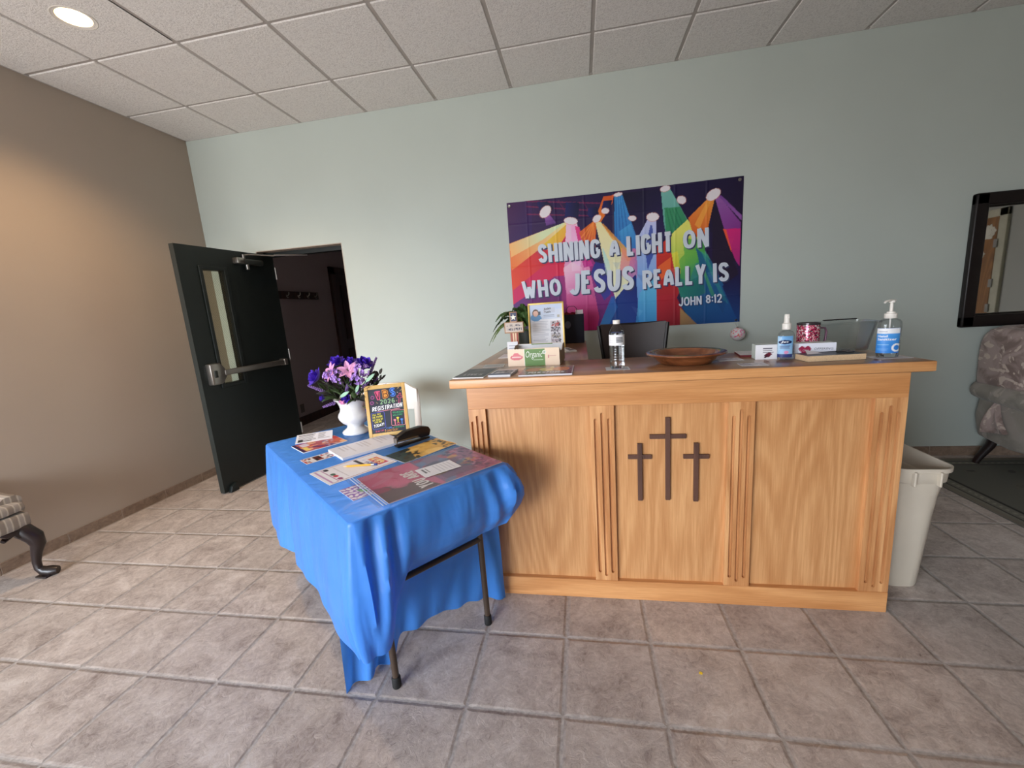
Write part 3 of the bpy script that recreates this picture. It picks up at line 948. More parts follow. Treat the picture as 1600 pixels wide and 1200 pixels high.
# broad fields in the lower half
bpoly([(120, 470), (480, 330), (620, 560), (500, 1010), (150, 1010)], (222, 56, 52), (196, 34, 100), g=((150, 560), (480, 720)))
bpoly([(120, 460), (478, 318), (440, 400), (150, 620)], (236, 122, 62), (240, 226, 160), g=((140, 560), (440, 380)))
bpoly([(138, 455), (470, 322), (330, 430), (145, 535)], (246, 190, 120), (216, 232, 190), g=((140, 480), (320, 380)), a=.9)
bpoly([(330, 462), (478, 330), (505, 340), (395, 520)], (236, 206, 70), (238, 150, 60), g=((350, 420), (480, 500)))
bpoly([(140, 620), (330, 470), (400, 560), (155, 760)], (224, 70, 44), (206, 40, 64), g=((150, 620), (380, 560)))
bpoly([(155, 730), (420, 520), (500, 560), (470, 800), (160, 860)], (202, 30, 96), (214, 40, 74), g=((160, 780), (480, 560)))
bpoly([(150, 820), (400, 650), (560, 640), (600, 1010), (160, 1010)], (92, 40, 118), (172, 40, 118), g=((160, 850), (560, 800)))
bpoly([(250, 800), (430, 700), (460, 1000), (200, 1010)], (112, 36, 106), (84, 44, 124), g=((300, 760), (340, 990)), a=.8)
bpoly([(480, 560), (620, 540), (760, 760), (640, 1000), (520, 1000)], (150, 44, 120), (108, 40, 128), g=((500, 600), (660, 980)))
# pink beam
bpoly([(470, 325), (532, 330), (590, 520), (660, 900), (640, 1000), (480, 1000), (455, 620)], (240, 196, 224), (196, 44, 118), g=((500, 420), (560, 940)))
bpoly([(498, 330), (520, 335), (560, 480), (548, 620), (500, 620)], (246, 176, 220), (238, 190, 226), g=((500, 340), (540, 600)))
bpoly([(520, 345), (545, 352), (625, 590), (570, 600)], (226, 60, 132), (190, 50, 140), g=((530, 360), (600, 590)))
bpoly([(450, 600), (500, 560), (560, 600), (590, 740), (470, 760)], (240, 208, 222), (216, 120, 180), g=((470, 600), (560, 760)), a=.7)
# orange beam from the second lamp
bpoly([(628, 318), (648, 330), (640, 470), (600, 560), (545, 385)], (220, 110, 44), (206, 70, 60), g=((630, 330), (580, 540)))
for i in range(5): bpoly([(626, 322), (632, 322), (560 + 20 * i, 420 + 12 * i), (553 + 20 * i, 414 + 12 * i)], (246, 150, 70), a=.65)
bpoly([(690, 170), (752, 160), (742, 210), (680, 300), (650, 280)], (212, 90, 40), (236, 130, 50), g=((690, 170), (660, 290)))
bpoly([(668, 272), (700, 280), (660, 345), (648, 340)], (232, 120, 44))
# blue beam
bpoly([(752, 162), (800, 155), (880, 400), (960, 620), (1000, 1000), (640, 1000), (780, 700), (755, 400)], (66, 150, 214), (34, 66, 150), g=((780, 170), (790, 900)))
for x0, x1 in ((762, 765), (774, 790), (786, 816), (797, 850)): bpoly([(x0, 165), (x0 + 5, 165), (x1 + 8, 520), (x1 - 4, 520)], (30, 88, 160), a=.5)
bpoly([(780, 380), (850, 330), (900, 480), (820, 600)], (90, 190, 236), (40, 90, 180), g=((800, 360), (880, 560)), a=.5)
bpoly([(640, 560), (700, 580), (730, 760), (690, 800), (610, 640)], (40, 48, 130), (60, 60, 150), g=((640, 560), (700, 780)))
# yellow-cream beam from the second lamp
bpoly([(640, 318), (672, 322), (860, 560), (900, 700), (760, 800), (690, 560)], (238, 226, 170), (226, 226, 190), g=((660, 340), (780, 640)))
bpoly([(676, 330), (690, 334), (880, 540), (830, 560)], (226, 146, 60), (240, 180, 90), g=((690, 350), (850, 550)), a=.85)
bpoly([(680, 470), (720, 560), (740, 700), (700, 640)], (150, 216, 232), (220, 230, 200), g=((690, 480), (730, 680)), a=.7)
bpoly([(800, 470), (880, 560), (850, 700), (780, 640)], (236, 140, 120), (206, 120, 160), g=((820, 480), (840, 680)), a=.75)
bpoly([(860, 480), (960, 500), (1000, 640), (900, 720), (830, 640)], (222, 120, 160), (150, 116, 190), g=((860, 500), (940, 700)), a=.85)
# white-lilac beam
bpoly([(955, 300), (1003, 305), (1002, 470), (1005, 1000), (840, 1000), (890, 620), (880, 440)], (196, 200, 240), (60, 130, 200), g=((970, 320), (930, 940)))
bpoly([(968, 340), (980, 345), (985, 520), (950, 620), (935, 480)], (40, 60, 150), a=.75)
bpoly([(640, 1000), (700, 860), (880, 640), (900, 1000)], (36, 84, 160), (24, 44, 120), g=((660, 980), (880, 760)))
bpoly([(640, 1005), (735, 770), (770, 840), (690, 1005)], (70, 150, 210), (40, 100, 180), g=((650, 990), (740, 800)), a=.8)
bpoly([(900, 760), (1003, 640), (1003, 1000), (870, 1000)], (90, 190, 220), (50, 130, 196), g=((990, 700), (890, 1000)), a=.7)
# green beam
bpoly([(1030, 125), (1082, 118), (1200, 330), (1330, 560), (1380, 900), (1180, 800), (1090, 560), (1048, 330)], (120, 186, 176), (38, 120, 100), g=((1060, 140), (1220, 800)))
bpoly([(1050, 240), (1145, 232), (1190, 320), (1100, 400), (1062, 390)], (64, 150, 104), (50, 136, 96), g=((1060, 250), (1140, 380)))
for i in range(4): bpoly([(1060 + 18 * i, 244), (1066 + 18 * i, 243), (1100 + 30 * i, 390), (1088 + 30 * i, 392)], (34, 104, 80), a=.5)
# yellow-lime crossing
bpoly([(1190, 310), (1260, 390), (1230, 520), (1160, 620), (1070, 600), (1090, 400)], (226, 226, 110), (160, 196, 76), g=((1140, 380), (1150, 600)))
bpoly([(1160, 420), (1290, 440), (1300, 560), (1180, 600)], (70, 160, 80), (120, 186, 80), g=((1290, 520), (1160, 500)))
bpoly([(1140, 560), (1210, 470), (1260, 520), (1200, 690), (1120, 660)], (110, 180, 76), (60, 146, 90), g=((1150, 560), (1220, 680)), a=.85)
bpoly([(1080, 520), (1130, 500), (1150, 640), (1090, 700)], (232, 220, 70), (196, 190, 60), g=((1090, 520), (1130, 680)), a=.8)
# orange beam on the right
bpoly([(1318, 180), (1352, 190), (1305, 400), (1230, 420), (1195, 300)], (236, 150, 60), (222, 104, 48), g=((1330, 200), (1250, 400)))
bpoly([(1318, 180), (1335, 186), (1262, 370), (1232, 342)], (244, 166, 70), a=.8)
# lower right: red, teal, blue
bpoly([(1003, 470), (1080, 420), (1100, 560), (1140, 760), (1003, 1000)], (206, 56, 44), (150, 28, 48), g=((1040, 480), (1050, 900)))
bpoly([(1010, 600), (1090, 540), (1090, 620), (1030, 680)], (236, 110, 50), a=.8)
bpoly([(1003, 780), (1110, 760), (1160, 860), (1150, 980), (1003, 1000)], (176, 36, 50), (140, 30, 44), g=((1010, 780), (1140, 960)))
bpoly([(1130, 720), (1300, 640), (1400, 900), (1180, 900)], (36, 120, 106), (26, 84, 110), g=((1150, 740), (1330, 860)))
bpoly([(1240, 480), (1330, 560), (1510, 900), (1505, 945), (1240, 955), (1140, 830), (1300, 760)], (30, 96, 130), (26, 74, 136), g=((1280, 540), (1420, 920)))
bpoly([(1145, 850), (1250, 955), (1145, 975)], (168, 130, 84), (150, 120, 90), g=((1150, 860), (1230, 950)))
bpoly([(1270, 500), (1300, 520), (1440, 830), (1400, 800)], (60, 160, 130), (40, 120, 140), g=((1280, 510), (1420, 820)), a=.7)
bpoly([(1270, 600), (1290, 610), (1360, 780), (1335, 780)], (90, 176, 90), (50, 130, 110), g=((1280, 600), (1350, 780)), a=.8)
bpoly([(1400, 720), (1510, 640), (1505, 940), (1480, 900)], (30, 26, 70), (26, 60, 120), g=((1480, 660), (1450, 900)))
# magenta beam, right edge
bpoly([(1352, 172), (1380, 168), (1512, 330), (1512, 380), (1412, 372)], (150, 96, 170), (130, 56, 140), g=((1360, 180), (1480, 370)))
bpoly([(1375, 170), (1395, 168), (1520, 290), (1518, 320)], (120, 70, 150), (150, 90, 170), g=((1380, 170), (1515, 300)))
bpoly([(1408, 372), (1512, 366), (1508, 600), (1480, 560)], (214, 40, 120), (170, 40, 120), g=((1410, 380), (1500, 580)))
bpoly([(1405, 370), (1424, 372), (1462, 520), (1448, 490)], (240, 90, 60))
bpoly([(340, 268), (362, 264), (412, 330), (352, 345)], (176, 120, 196), (96, 50, 130), g=((350, 270), (385, 340)), a=.9)
# lamps
for pts in ([(470, 205), (548, 205), (540, 310), (460, 310)], [(690, 195), (742, 192), (725, 258), (676, 254)], [(600, 240), (650, 230), (668, 290), (628, 310), (596, 280)], [(300, 205), (360, 200), (400, 240), (330, 300)]):
    bpoly(pts, (30, 34, 96), (22, 20, 60), g=(pts[0], pts[1]))
for c, rx, ry, rot in (((349, 262), 41, 29, .75), ((497, 316), 42, 21, -.2), ((650, 302), 27, 20, .6), ((700, 256), 23, 16, -.1), ((860, 300), 23, 15, -.2), ((981, 293), 36, 24, -.1), ((1154, 192), 27, 21, -.6), ((1346, 162), 42, 28, .5), ((775, 158), 26, 10, .1), ((1056, 124), 28, 16, .1)):
    bell(c, rx + 3, ry + 3, rot, (240, 130, 100), a=.6); bell(c, rx, ry, rot, (232, 226, 232))
rn = random.Random(3)
for _ in range(26):   # painterly facets
    x, y = rn.uniform(160, 1480), rn.uniform(420, 980); s = rn.uniform(30, 90)
    bpoly([(x, y), (x + s, y - s * rn.uniform(-.5, .5)), (x + s * .6, y + s)], rn.choice([(255, 255, 255), (20, 20, 60), (236, 90, 120), (70, 120, 220)]), a=rn.uniform(.05, .13))


def bwave(x, z):
    """fold creases of cloth that came out of a packet, and a slight billow"""
    d = .0045 + .004 * math.sin(x * 2.1 + .5) * math.sin(z * 2.9)
    for c in (.16, .39, .62, .85, 1.08, 1.31, 1.54): d += .0022 * math.exp(-((x - c) / .007) ** 2)
    for c in (.21, .56, .9): d += .0019 * math.exp(-((z - c) / .006) ** 2)
    return d


bn = thing('banner', 'colourful stage-light cloth banner pinned to the back wall', 'banner', (BX0, YB, BZ0))
sag = lambda x, z: z - .006 * math.sin(PI * x / BW) * (1 if z > BH / 2 else -.3)
P = [[(bp.X[j, i], -bwave(bp.X[j, i], bp.Y[j, i]), sag(bp.X[j, i], bp.Y[j, i])) for i in range(bp.nx)] for j in range(bp.ny)]
bm = B(); grid(bm, P, 0, None, bp.lincols())
obj('cloth', bm, printed('printed_cloth', .5, .3), bn)
M_LET = mat('banner_white_ink', (206, 214, 226), .5, var=.03); M_LSH = mat('banner_shadow_ink', (52, 56, 96), .5, var=.03)


def bpl(x, z, l): return (x, -(.0045 + .004 * math.sin(x * 2.1 + .5) * math.sin(z * 2.9)) - .0012 * l - .0044, sag(x, z))


WORDS = (('SHINING', (308, 568), (668, 537), (302, 458), .2), ('A', (722, 537), (782, 532), (721, 425), .2), ('LIGHT', (828, 528), (1098, 500), (824, 410), .2), ('ON', (1163, 492), (1318, 475), (1160, 378), .2),
                            ('WHO', (212, 782), (438, 766), (203, 680), .2), ('JESUS', (485, 766), (866, 735), (484, 626), .19), ('REALLY', (920, 735), (1298, 702), (918, 622), .19), ('IS', (1345, 697), (1440, 688), (1342, 582), .19),
                            ('JOHN', (1136, 842), (1274, 832), (1135, 787), .16), ('8:12', (1300, 826), (1398, 820), (1298, 772), .16))
for line in [(word,) for word in WORDS]:
    bm = B()
    for dx, dy, lay, mi in ((7, 7, 1, 1), (0, 0, 2, 0)):
        for s, a, b, c, thk in line:
            f = .6 if s in ('JOHN', '8:12') else 1
            stext(bm, s, bmap((a[0] + dx * f, a[1] + dy * f)), bmap((b[0] + dx * f, b[1] + dy * f)), bmap((c[0] + dx * f, c[1] + dy * f)), bpl, thk, lay, mi, gap=.1, caps=s in ('JOHN', '8:12'))
    obj('lettering', bm, [M_LET, M_LSH], bn)
for x, z in ((.02, BH - .028), (BW - .03, BH - .025)):
    bm = B(); lathe(bm, [(.005, 0), (.011, .0), (.012, .002), (.010, .004), (.004, .003)], 20, 0, T(x, -.009, z) @ RX(PI / 2)); obj('grommet', bm, M_STEEL, bn)

# ---- rug under the right-hand armchair
def rug_draw(p, W, H):
    p.rect(0, 0, W, H, (118, 111, 100))
    for d, c in ((.035, (120, 118, 106)), (.05, (40, 40, 40)), (.065, (112, 110, 100)), (.12, (44, 44, 42)), (.135, (96, 96, 88))): p.rect(d, d, W - d, H - d, c)
    rn = random.Random(5)
    for k in range(60):
        x = .085 + k * .04
        for yy in (.09, H - .095): p.ell((x, yy), .014, .008, .8, (136, 134, 122))
        if x < H - .05: p.ell((.09, x), .014, .008, .8, (136, 134, 122))
    for k in range(55):
        x, y = rn.uniform(.25, W - .2), rn.uniform(.22, H - .2); r = rn.uniform(.04, .12)
        p.ell((x, y), r, r * .6, rn.uniform(0, 3), rn.choice([(66, 66, 60), (108, 106, 96), (56, 58, 56), (98, 96, 86)]), a=.8); p.ell((x, y), r * .6, r * .35, rn.uniform(0, 3), rn.choice([(90, 90, 82), (70, 72, 66)]), a=.8)


rug = sheet('area_rug', 'dark grey floral rug with a striped border under the armchair', 'rug', [(2.3, 1.3), (4.6, 1.3), (4.6, 3.44), (2.3, 3.44)], 0.0, .006, rug_draw, 240, 220, edge=(84, 82, 76), bg=(118, 111, 100), rough=.9)

# ---- beige waste bin beside the desk
bn_ = thing('waste_bin', 'beige slim plastic waste bin beside the desk end', 'bin', (1.375, 2.08, 0))
M_BIN = mat('beige_plastic', (210, 200, 183), .42, var=.02, sub=.05)


def rrect(w_, d_, r, z, n=6, cx_=0, cy_=0):
    out = []
    for qx, qy, a0 in ((1, 1, 0), (-1, 1, PI / 2), (-1, -1, PI), (1, -1, 1.5 * PI)):
        for k in range(n + 1):
            a = a0 + PI / 2 * k / n; out.append((cx_ + qx * (w_ / 2 - r) + r * math.cos(a), cy_ + qy * (d_ / 2 - r) + r * math.sin(a), z))
    return out


bm = B(); H_ = .585
rings = [rrect(.150, .36, .05, 0), rrect(.158, .37, .055, .01), rrect(.196, .44, .06, .50), rrect(.205, .445, .06, .51), rrect(.222, .47, .06, .52), rrect(.226, .475, .06, H_ - .02),
         rrect(.242, .492, .064, H_ - .018), rrect(.244, .494, .064, H_), rrect(.232, .482, .06, H_), rrect(.216, .46, .055, H_ - .03), rrect(.19, .43, .05, .45), rrect(.145, .35, .045, .012)]
loft(bm, rings, 0); obj('bin_body', bm, M_BIN, bn_, smooth=50)
bm = B(); box(bm, (-.05, -.256, H_ - .075), (-.042, -.235, H_ - .012), 0, .002, 1); box(bm, (.042, -.256, H_ - .075), (.05, -.235, H_ - .012), 0, .002, 1); box(bm, (-.05, -.247, H_ - .02), (.05, -.236, H_ - .012), 0, .002, 1)
obj('grip', bm, M_BIN, bn_)

# ---- mirror
mi = thing('wall_mirror', 'rectangular mirror in a thick black frame above the floral armchair', 'mirror', (3.18, YB, 1.445))
M_BLK = mat('black_brown_frame', (26, 20, 20), .4, bump=.05)
bm = B(); w2, h2, fw = .475, .458, .082
for lo, hi in (((-w2, -.045, -h2), (-w2 + fw, 0, h2)), ((w2 - fw, -.045, -h2), (w2, 0, h2)), ((-w2, -.045, h2 - fw), (w2, 0, h2)), ((-w2, -.045, -h2), (w2, 0, -h2 + fw))): box(bm, lo, hi, 0, .012, 3)
obj('mirror_frame', bm, M_BLK, mi)
t = NT('mirror_silver'); t.b.inputs['Metallic'].default_value = 1; t.b.inputs['Roughness'].default_value = .02; nz = t.noise(t.obj(), 3, 2); t.l(t.ramp(nz, [(0, (.74, .76, .76, 1)), (1, (.78, .8, .79, 1))]), t.b.inputs['Base Color'])
bm = B(); bwid = .018; a, b = w2 - fw + .004, h2 - fw + .004
o_ = [(-a, -.008, -b), (a, -.008, -b), (a, -.008, b), (-a, -.008, b)]; i_ = [(-a + bwid, -.012, -b + bwid), (a - bwid, -.012, -b + bwid), (a - bwid, -.012, b - bwid), (-a + bwid, -.012, b - bwid)]
vo = [bm.verts.new(p) for p in o_]; vi = [bm.verts.new(p) for p in i_]; vb = [bm.verts.new((p[0], -.002, p[2])) for p in o_]
bm.faces.new(vi); bm.faces.new(vb[::-1])
for k in range(4): bm.faces.new((vo[k], vo[(k + 1) % 4], vi[(k + 1) % 4], vi[k])); bm.faces.new((vb[k], vb[(k + 1) % 4], vo[(k + 1) % 4], vo[k]))
for f in bm.faces: f.smooth = False
obj('mirror_glass', bm, t.m, mi, smooth=1)

# ==================================================================== SEATING
def fabric(name, cols, scale=3.0, kind='floral'):
    t = NT(name); v = t.obj()
    if kind == 'floral':
        n = t.noise(v, scale, 3, .55, 1.6); n2 = t.noise(t.mapv(v, loc=(5, 3, 1)), scale * 1.6, 2, .5, 2.2)
        c = t.ramp(n, [(.38, lin4(cols[0])), (.5, lin4(cols[1])), (.56, lin4(cols[2]))])
        c = t.mix(t.ramp(n2, [(.60, (0, 0, 0, 1)), (.63, (1, 1, 1, 1))]), c, lin4(cols[3]))
    else:
        sx = t.n('ShaderNodeSeparateXYZ'); t.l(v, sx.inputs[0])
        s = t.math('SINE', t.math('MULTIPLY', sx.outputs[1], 2 * PI / .055))
        wv = t.math('MULTIPLY_ADD', t.noise(v, 30, 3), .8, -.4)
        c = t.ramp(t.math('MULTIPLY_ADD', t.math('ADD', s, wv), .5, .5), [(.25, lin4(cols[0])), (.45, lin4(cols[1])), (.6, lin4(cols[2])), (.85, lin4(cols[3]))])
    t.l(c, t.b.inputs['Base Color']); t.b.inputs['Roughness'].default_value = .75; t.b.inputs['Sheen Weight'].default_value = .15
    t.l(t.bump(t.noise(v, 500, 2), .2, .001), t.b.inputs['Normal'])
    return t.m


def cushion(bm, lo, hi, r, puff=0.0, m=0, M=None, nseg=5):
    """a soft upholstered block: rounded all round, slightly domed"""
    tb = bmesh.new(); bmesh.ops.create_cube(tb, size=1)
    s = [hi[i] - lo[i] for i in range(3)]; c = [(hi[i] + lo[i]) / 2 for i in range(3)]
    for v in tb.verts: v.co = Vector((v.co.x * s[0] + c[0], v.co.y * s[1] + c[1], v.co.z * s[2] + c[2]))
    bmesh.ops.subdivide_edges(tb, edges=tb.edges[:], cuts=6, use_grid_fill=True)
    h = [x / 2 for x in s]
    for v in tb.verts:
        q = [(v.co[i] - c[i]) for i in range(3)]
        inn = [max(-h[i] + r, min(h[i] - r, q[i])) for i in range(3)]
        d = Vector([q[i] - inn[i] for i in range(3)])
        if d.length > 1e-9:
            # cube-corner to sphere rounding
            mx = max(abs(x) for x in d); d = d.normalized() * mx if mx < r * .999 else d.normalized() * r
        p = Vector(inn) + d
        if puff:
            k = math.prod(max(0, 1 - (q[i] / h[i]) ** 2) if i != 2 else 1 for i in range(3)); p.z += puff * k * (1 if q[2] > 0 else 0)
        v.co = p + Vector(c)
    merge(bm, tb, M, m)


M_MAHOG = wood('dark_mahogany', 2, (38, 20, 18), (22, 12, 11), .36, pore=.3, coat=.2)
# ---- striped armchair in the alcove on the left
M_STRIPE = fabric('striped_cream_fabric', ((134, 122, 110), (172, 160, 144), (190, 180, 164), (152, 142, 132)), kind='stripe')
ac = thing('armchair', 'cream striped armchair with dark cabriole legs at the left edge', 'armchair', (-3.475, 1.355, 0))
bm = B(); cushion(bm, (-.33, -.335, .315), (.335, .335, .415), .03); obj('seat_frame', bm, M_STRIPE, ac)
bm = B(); cushion(bm, (-.28, -.332, .408), (.330, .332, .476), .032, .015); obj('seat_cushion', bm, M_STRIPE, ac)
bm = B(); cushion(bm, (-.36, -.32, .40), (-.24, .32, 1.08), .05, 0, 0, Matrix.Translation((-.05, 0, 0)) @ RY(-.12)); obj('backrest', bm, M_STRIPE, ac)
for s in (-1, 1):
    bm = B(); rings = []
    for k in range(13):
        f = k / 12; x = .268 - .565 * f
        top = .505 + .10 * (1 / (1 + math.exp(-(f - .42) * 16))) + .05 * f; hw = .045
        yc = s * (.30 + .02 * f)
        rings.append([(x, yc + hw * a, .40 + (top - .40) * b) for a, b in ((-1, 0), (1, 0), (1.05, .55), (1.0, .85), (.55, 1), (-.55, 1), (-1.0, .85), (-1.05, .55))])
    loft(bm, rings); obj('arm', bm, M_STRIPE, ac, smooth=60)
    bm = B(); tube(bm, [(.02, s * .325, .545), (-.05, s * .335, .60), (-.16, s * .34, .645), (-.28, s * .34, .665)], [.03, .05, .056, .05], 14); obj('arm_roll', bm, M_STRIPE, ac)
    # cabriole front leg
    bm = B(); dx, dy = (1, s)
    path = [(.27, .265, .335), (.305, .295, .30), (.330, .318, .25), (.335, .322, .205), (.322, .312, .155), (.312, .306, .10), (.312, .306, .06), (.325, .315, .038), (.352, .332, .026), (.380, .348, .022)]
    rad = [.034, .043, .041, .033, .025, .0195, .019, .025, .031, .022]
    tube(bm, [(x, s * y, z) for x, y, z in path], rad, 16)
    for q in range(2): tube(bm, [(.29 - .05 * q, s * .30, .315 - .01 * q), (.31 - .045 * q, s * (.275 - .05 * q), .27)], [.026, .012], 10)
    box(bm, (.29, s * .33 - .04, .0), (.37, s * .33 + .03, .012), 0, .005, 2)
    lg = obj('leg', bm, M_MAHOG, ac)
    bm = B(); prism(bm, [(0, 0), (.0, -.055), (-.018, -.075), (-.026, -.056), (-.045, -.05), (-.055, -.028), (-.09, -.024), (-.115, 0)], -.014, .014, 0, Matrix.Translation((.318, s * .30, .325)) @ Matrix(((0, 0, 1, 0), (s, 0, 0, 0), (0, 1, 0, 0), (0, 0, 0, 1))), .004)
    obj('knee_bracket', bm, M_MAHOG, lg)
    bm = B(); tube(bm, [(-.29, s * .28, .33), (-.31, s * .285, .18), (-.36, s * .29, 0)], [.026, .022, .018], 10); obj('leg', bm, M_MAHOG, ac)

# ---- floral wing armchair on the right
M_FLOR = fabric('floral_taupe_fabric', ((118, 100, 94), (150, 132, 126), (160, 142, 136), (188, 172, 160)), 5.5)
M_FLOR2 = fabric('floral_grey_piping_fabric', ((126, 120, 112), (140, 134, 124), (146, 138, 130), (160, 150, 140)), 4)
wc = thing('wing_armchair', 'taupe floral wing armchair standing on the rug below the mirror', 'armchair', (3.15, 3.06, .0068))
bm = B(); cushion(bm, (-.30, -.36, .17), (.30, .30, .36), .04); obj('seat_frame', bm, M_FLOR2, wc)
bm = B(); cushion(bm, (-.26, -.38, .355), (.26, .22, .47), .045, .02); obj('seat_cushion', bm, M_FLOR, wc)
bm = B(); cushion(bm, (-.33, .16, .34), (.33, .36, 1.0), .07, 0, 0, Matrix.Translation((0, 0, 0)) @ Matrix.Translation((0, .2, .4)) @ RX(-.08) @ Matrix.Translation((0, -.2, -.4))); obj('backrest', bm, M_FLOR, wc)
for s in (-1, 1):
    # wing: a padded curved side, taller at the back
    bm = B(); out = [(.375, .575), (.385, .80), (.375, .90), (.34, .958), (.27, .985), (.16, .985), (.05, .955), (-.02, .88), (-.03, .78), (.02, .66), (.04, .575)]
    prism(bm, out, -.045, .045, 0, Matrix(((0, 0, 1, s * .315), (1, 0, 0, 0), (0, 1, 0, 0), (0, 0, 0, 1))), .032)
    obj('wing', bm, M_FLOR, wc, smooth=60)
    bm = B(); tube(bm, [(s * .31, .375, .535), (s * .318, .30, .532), (s * .325, .1, .522), (s * .33, -.2, .512), (s * .332, -.335, .51)], [.062, .066, .068, .072, .066], 18); obj('arm', bm, M_FLOR2, wc, smooth=60)
    bm = B(); out = [(.33, .20), (.37, .34), (.35, .50), (-.31, .49), (-.31, .19), (.1, .165)]
    prism(bm, out, -.035, .03, 0, Matrix(((0, 0, 1, s * .30), (1, 0, 0, 0), (0, 1, 0, 0), (0, 0, 0, 1))), .02); obj('side_panel', bm, M_FLOR2, wc, smooth=60)
    bm = B()
    rings = []
    for k in range(9):   # loose fabric flap hanging in a point from the arm
        f = k / 8; hw = .006 + .075 * f; z = .475 - .20 * f - .0
        rings.append([(s * (.345 + .035 * math.sin(f * 2.6) + .012 * math.cos(j * 1.4)), .20 - .02 * f + hw * (j / 5 * 2 - 1), z - .03 * (j / 5) * f) for j in range(6)] + [(s * (.330 + .02 * math.sin(f * 2.6)), .20 - .02 * f + hw * (j / 5 * 2 - 1), z - .03 * (j / 5) * f) for j in range(5, -1, -1)])
    loft(bm, rings); tag(obj('fabric_flap', bm, M_FLOR, wc, smooth=60), None)
    bm = B(); tube(bm, [(s * .28, .25, .22), (s * .295, .265, .14), (s * .325, .285, .06), (s * .342, .294, .012), (s * .3425, .2942, .0)], [.034, .031, .026, .022, .021], 12, 0, None, (1, .8)); obj('leg', bm, M_MAHOG, wc)
    bm = B(); tube(bm, [(s * .26, -.30, .22), (s * .27, -.31, .1), (s * .27, -.31, 0)], [.03, .024, .018], 12); obj('leg', bm, M_MAHOG, wc)

# ---- dark office chair behind the desk
M_BROWNV = mat('dark_brown_vinyl', (44, 33, 30), .5, bump=.1, bscale=120); M_BLKM = mat('black_metal', (30, 27, 26), .4, .6)
oc = thing('stacking_chair', 'dark brown padded chair standing behind the reception desk', 'chair', (.31, 2.6, 0))
bm = B(); P0 = []
rings = []
for k in range(9):
    f = k / 8; z = .74 + .46 * f; hw = .135 + .06 * f; yy = .0 + .02 * f
    n = 9
    rings.append([(hw * (j / (n - 1) * 2 - 1), yy + .035 * (1 - (j / (n - 1) * 2 - 1) ** 2), z + .012 * f * abs(j / (n - 1) * 2 - 1)) for j in range(n)] + [(hw * (j / (n - 1) * 2 - 1), yy + .02 + .035 * (1 - (j / (n - 1) * 2 - 1) ** 2) + .02, z + .012 * f * abs(j / (n - 1) * 2 - 1)) for j in range(n - 1, -1, -1)])
loft(bm, rings); obj('backrest', bm, M_BROWNV, oc)
for s in (-1, 1):
    bm = B(); tube(bm, [(s * .205, .03, 1.205), (s * .172, .01, .95), (s * .145, 0, .72), (s * .15, -.02, .50)], .012, 8); obj('back_post', bm, M_BLKM, oc)
    bm = B(); tube(bm, [(s * .15, -.02, .5), (s * .19, .10, 0)], .012, 8); obj('leg', bm, M_BLKM, oc)
    bm = B(); tube(bm, [(s * .17, -.38, .48), (s * .19, -.42, 0)], .012, 8); obj('leg', bm, M_BLKM, oc)
bm = B(); cushion(bm, (-.21, -.42, .48), (.21, .02, .55), .03, .015); obj('seat', bm, M_BROWNV, oc)

# ---- white folding chair behind the small table
M_WHITEP = mat('white_plastic', (232, 228, 220), .4, var=.02)
fc = thing('folding_chair', 'white plastic folding chair behind the blue table', 'chair', (-1.515, 2.92, 0), PI + .12); fc.scale = (1, 1, .92)
bm = B(); rings = []
for k in range(9):
    f = k / 8; z = .68 + .23 * f; hw = .225 - .03 * max(0, f - .8) / .2; yy = -.06 - .02 * f; n = 7
    rings.append([(hw * (j / (n - 1) * 2 - 1), yy - .02 * (1 - (j / (n - 1) * 2 - 1) ** 2), z - .16 * max(0, f - .7) * (j / (n - 1) * 2 - 1) ** 6) for j in range(n)] + [(hw * (j / (n - 1) * 2 - 1), yy + .03 - .02 * (1 - (j / (n - 1) * 2 - 1) ** 2), z - .16 * max(0, f - .7) * (j / (n - 1) * 2 - 1) ** 6) for j in range(n - 1, -1, -1)])
loft(bm, rings); obj('backrest', bm, M_WHITEP, fc, smooth=60)
for s in (-1, 1):
    bm = B(); tube(bm, [(s * .205, -.072, .845), (s * .215, -.06, .78), (s * .222, 0, .45), (s * .222, .16, 0)], [.017, .02, .02, .016], 10, 0, None, (.8, 1.3)); obj('leg', bm, M_WHITEP, fc)
    bm = B(); tube(bm, [(s * .19, .0, .50), (s * .19, -.30, 0)], .013, 8); obj('leg', bm, M_WHITEP, fc)
bm = B(); cushion(bm, (-.2, -.02, .42), (.2, .38, .455), .015); obj('seat', bm, M_WHITEP, fc)

# ==================================================================== THE BLUE TABLE
TN = Vector((-.715, 1.05, 0)); TA = math.radians(140.5)      # near corner, direction of the long side; local -y is the short side
TZ = .745
ft = thing('folding_table', 'small folding table with brown tube legs under the blue cloth', 'table', TN, TA)
M_TOP = mat('table_laminate', (120, 96, 74), .5); M_LEG = mat('brown_enamel_tube', (78, 64, 54), .38, .3); M_RUB = mat('black_rubber', (26, 25, 25), .7)
bm = B(); box(bm, (0, -.61, .71), (1.19, 0, .735), 0, .004, 2); box(bm, (.02, -.59, .68), (1.17, -.02, .71)); obj('tabletop', bm, M_TOP, ft)
for u in (.10, 1.09):
    for v in (-.105, -.535):
        bm = B(); tube(bm, [(u + .0, v, .02), (u + (.008 if u < .5 else -.008), v, .70)], .0125, 14); l_ = obj('leg', bm, M_LEG, ft)
        bm = B(); lathe(bm, [(.015, 0), (.0165, .004), (.0165, .04), (.014, .045)], 16, 0, T(u, v, 0)); obj('rubber_foot', bm, M_RUB, l_)
    bm = B(); tube(bm, [(u + .004, -.105, .405), (u + .004, -.535, .405)], .0115, 12); obj('crossbar', bm, M_LEG, ft)

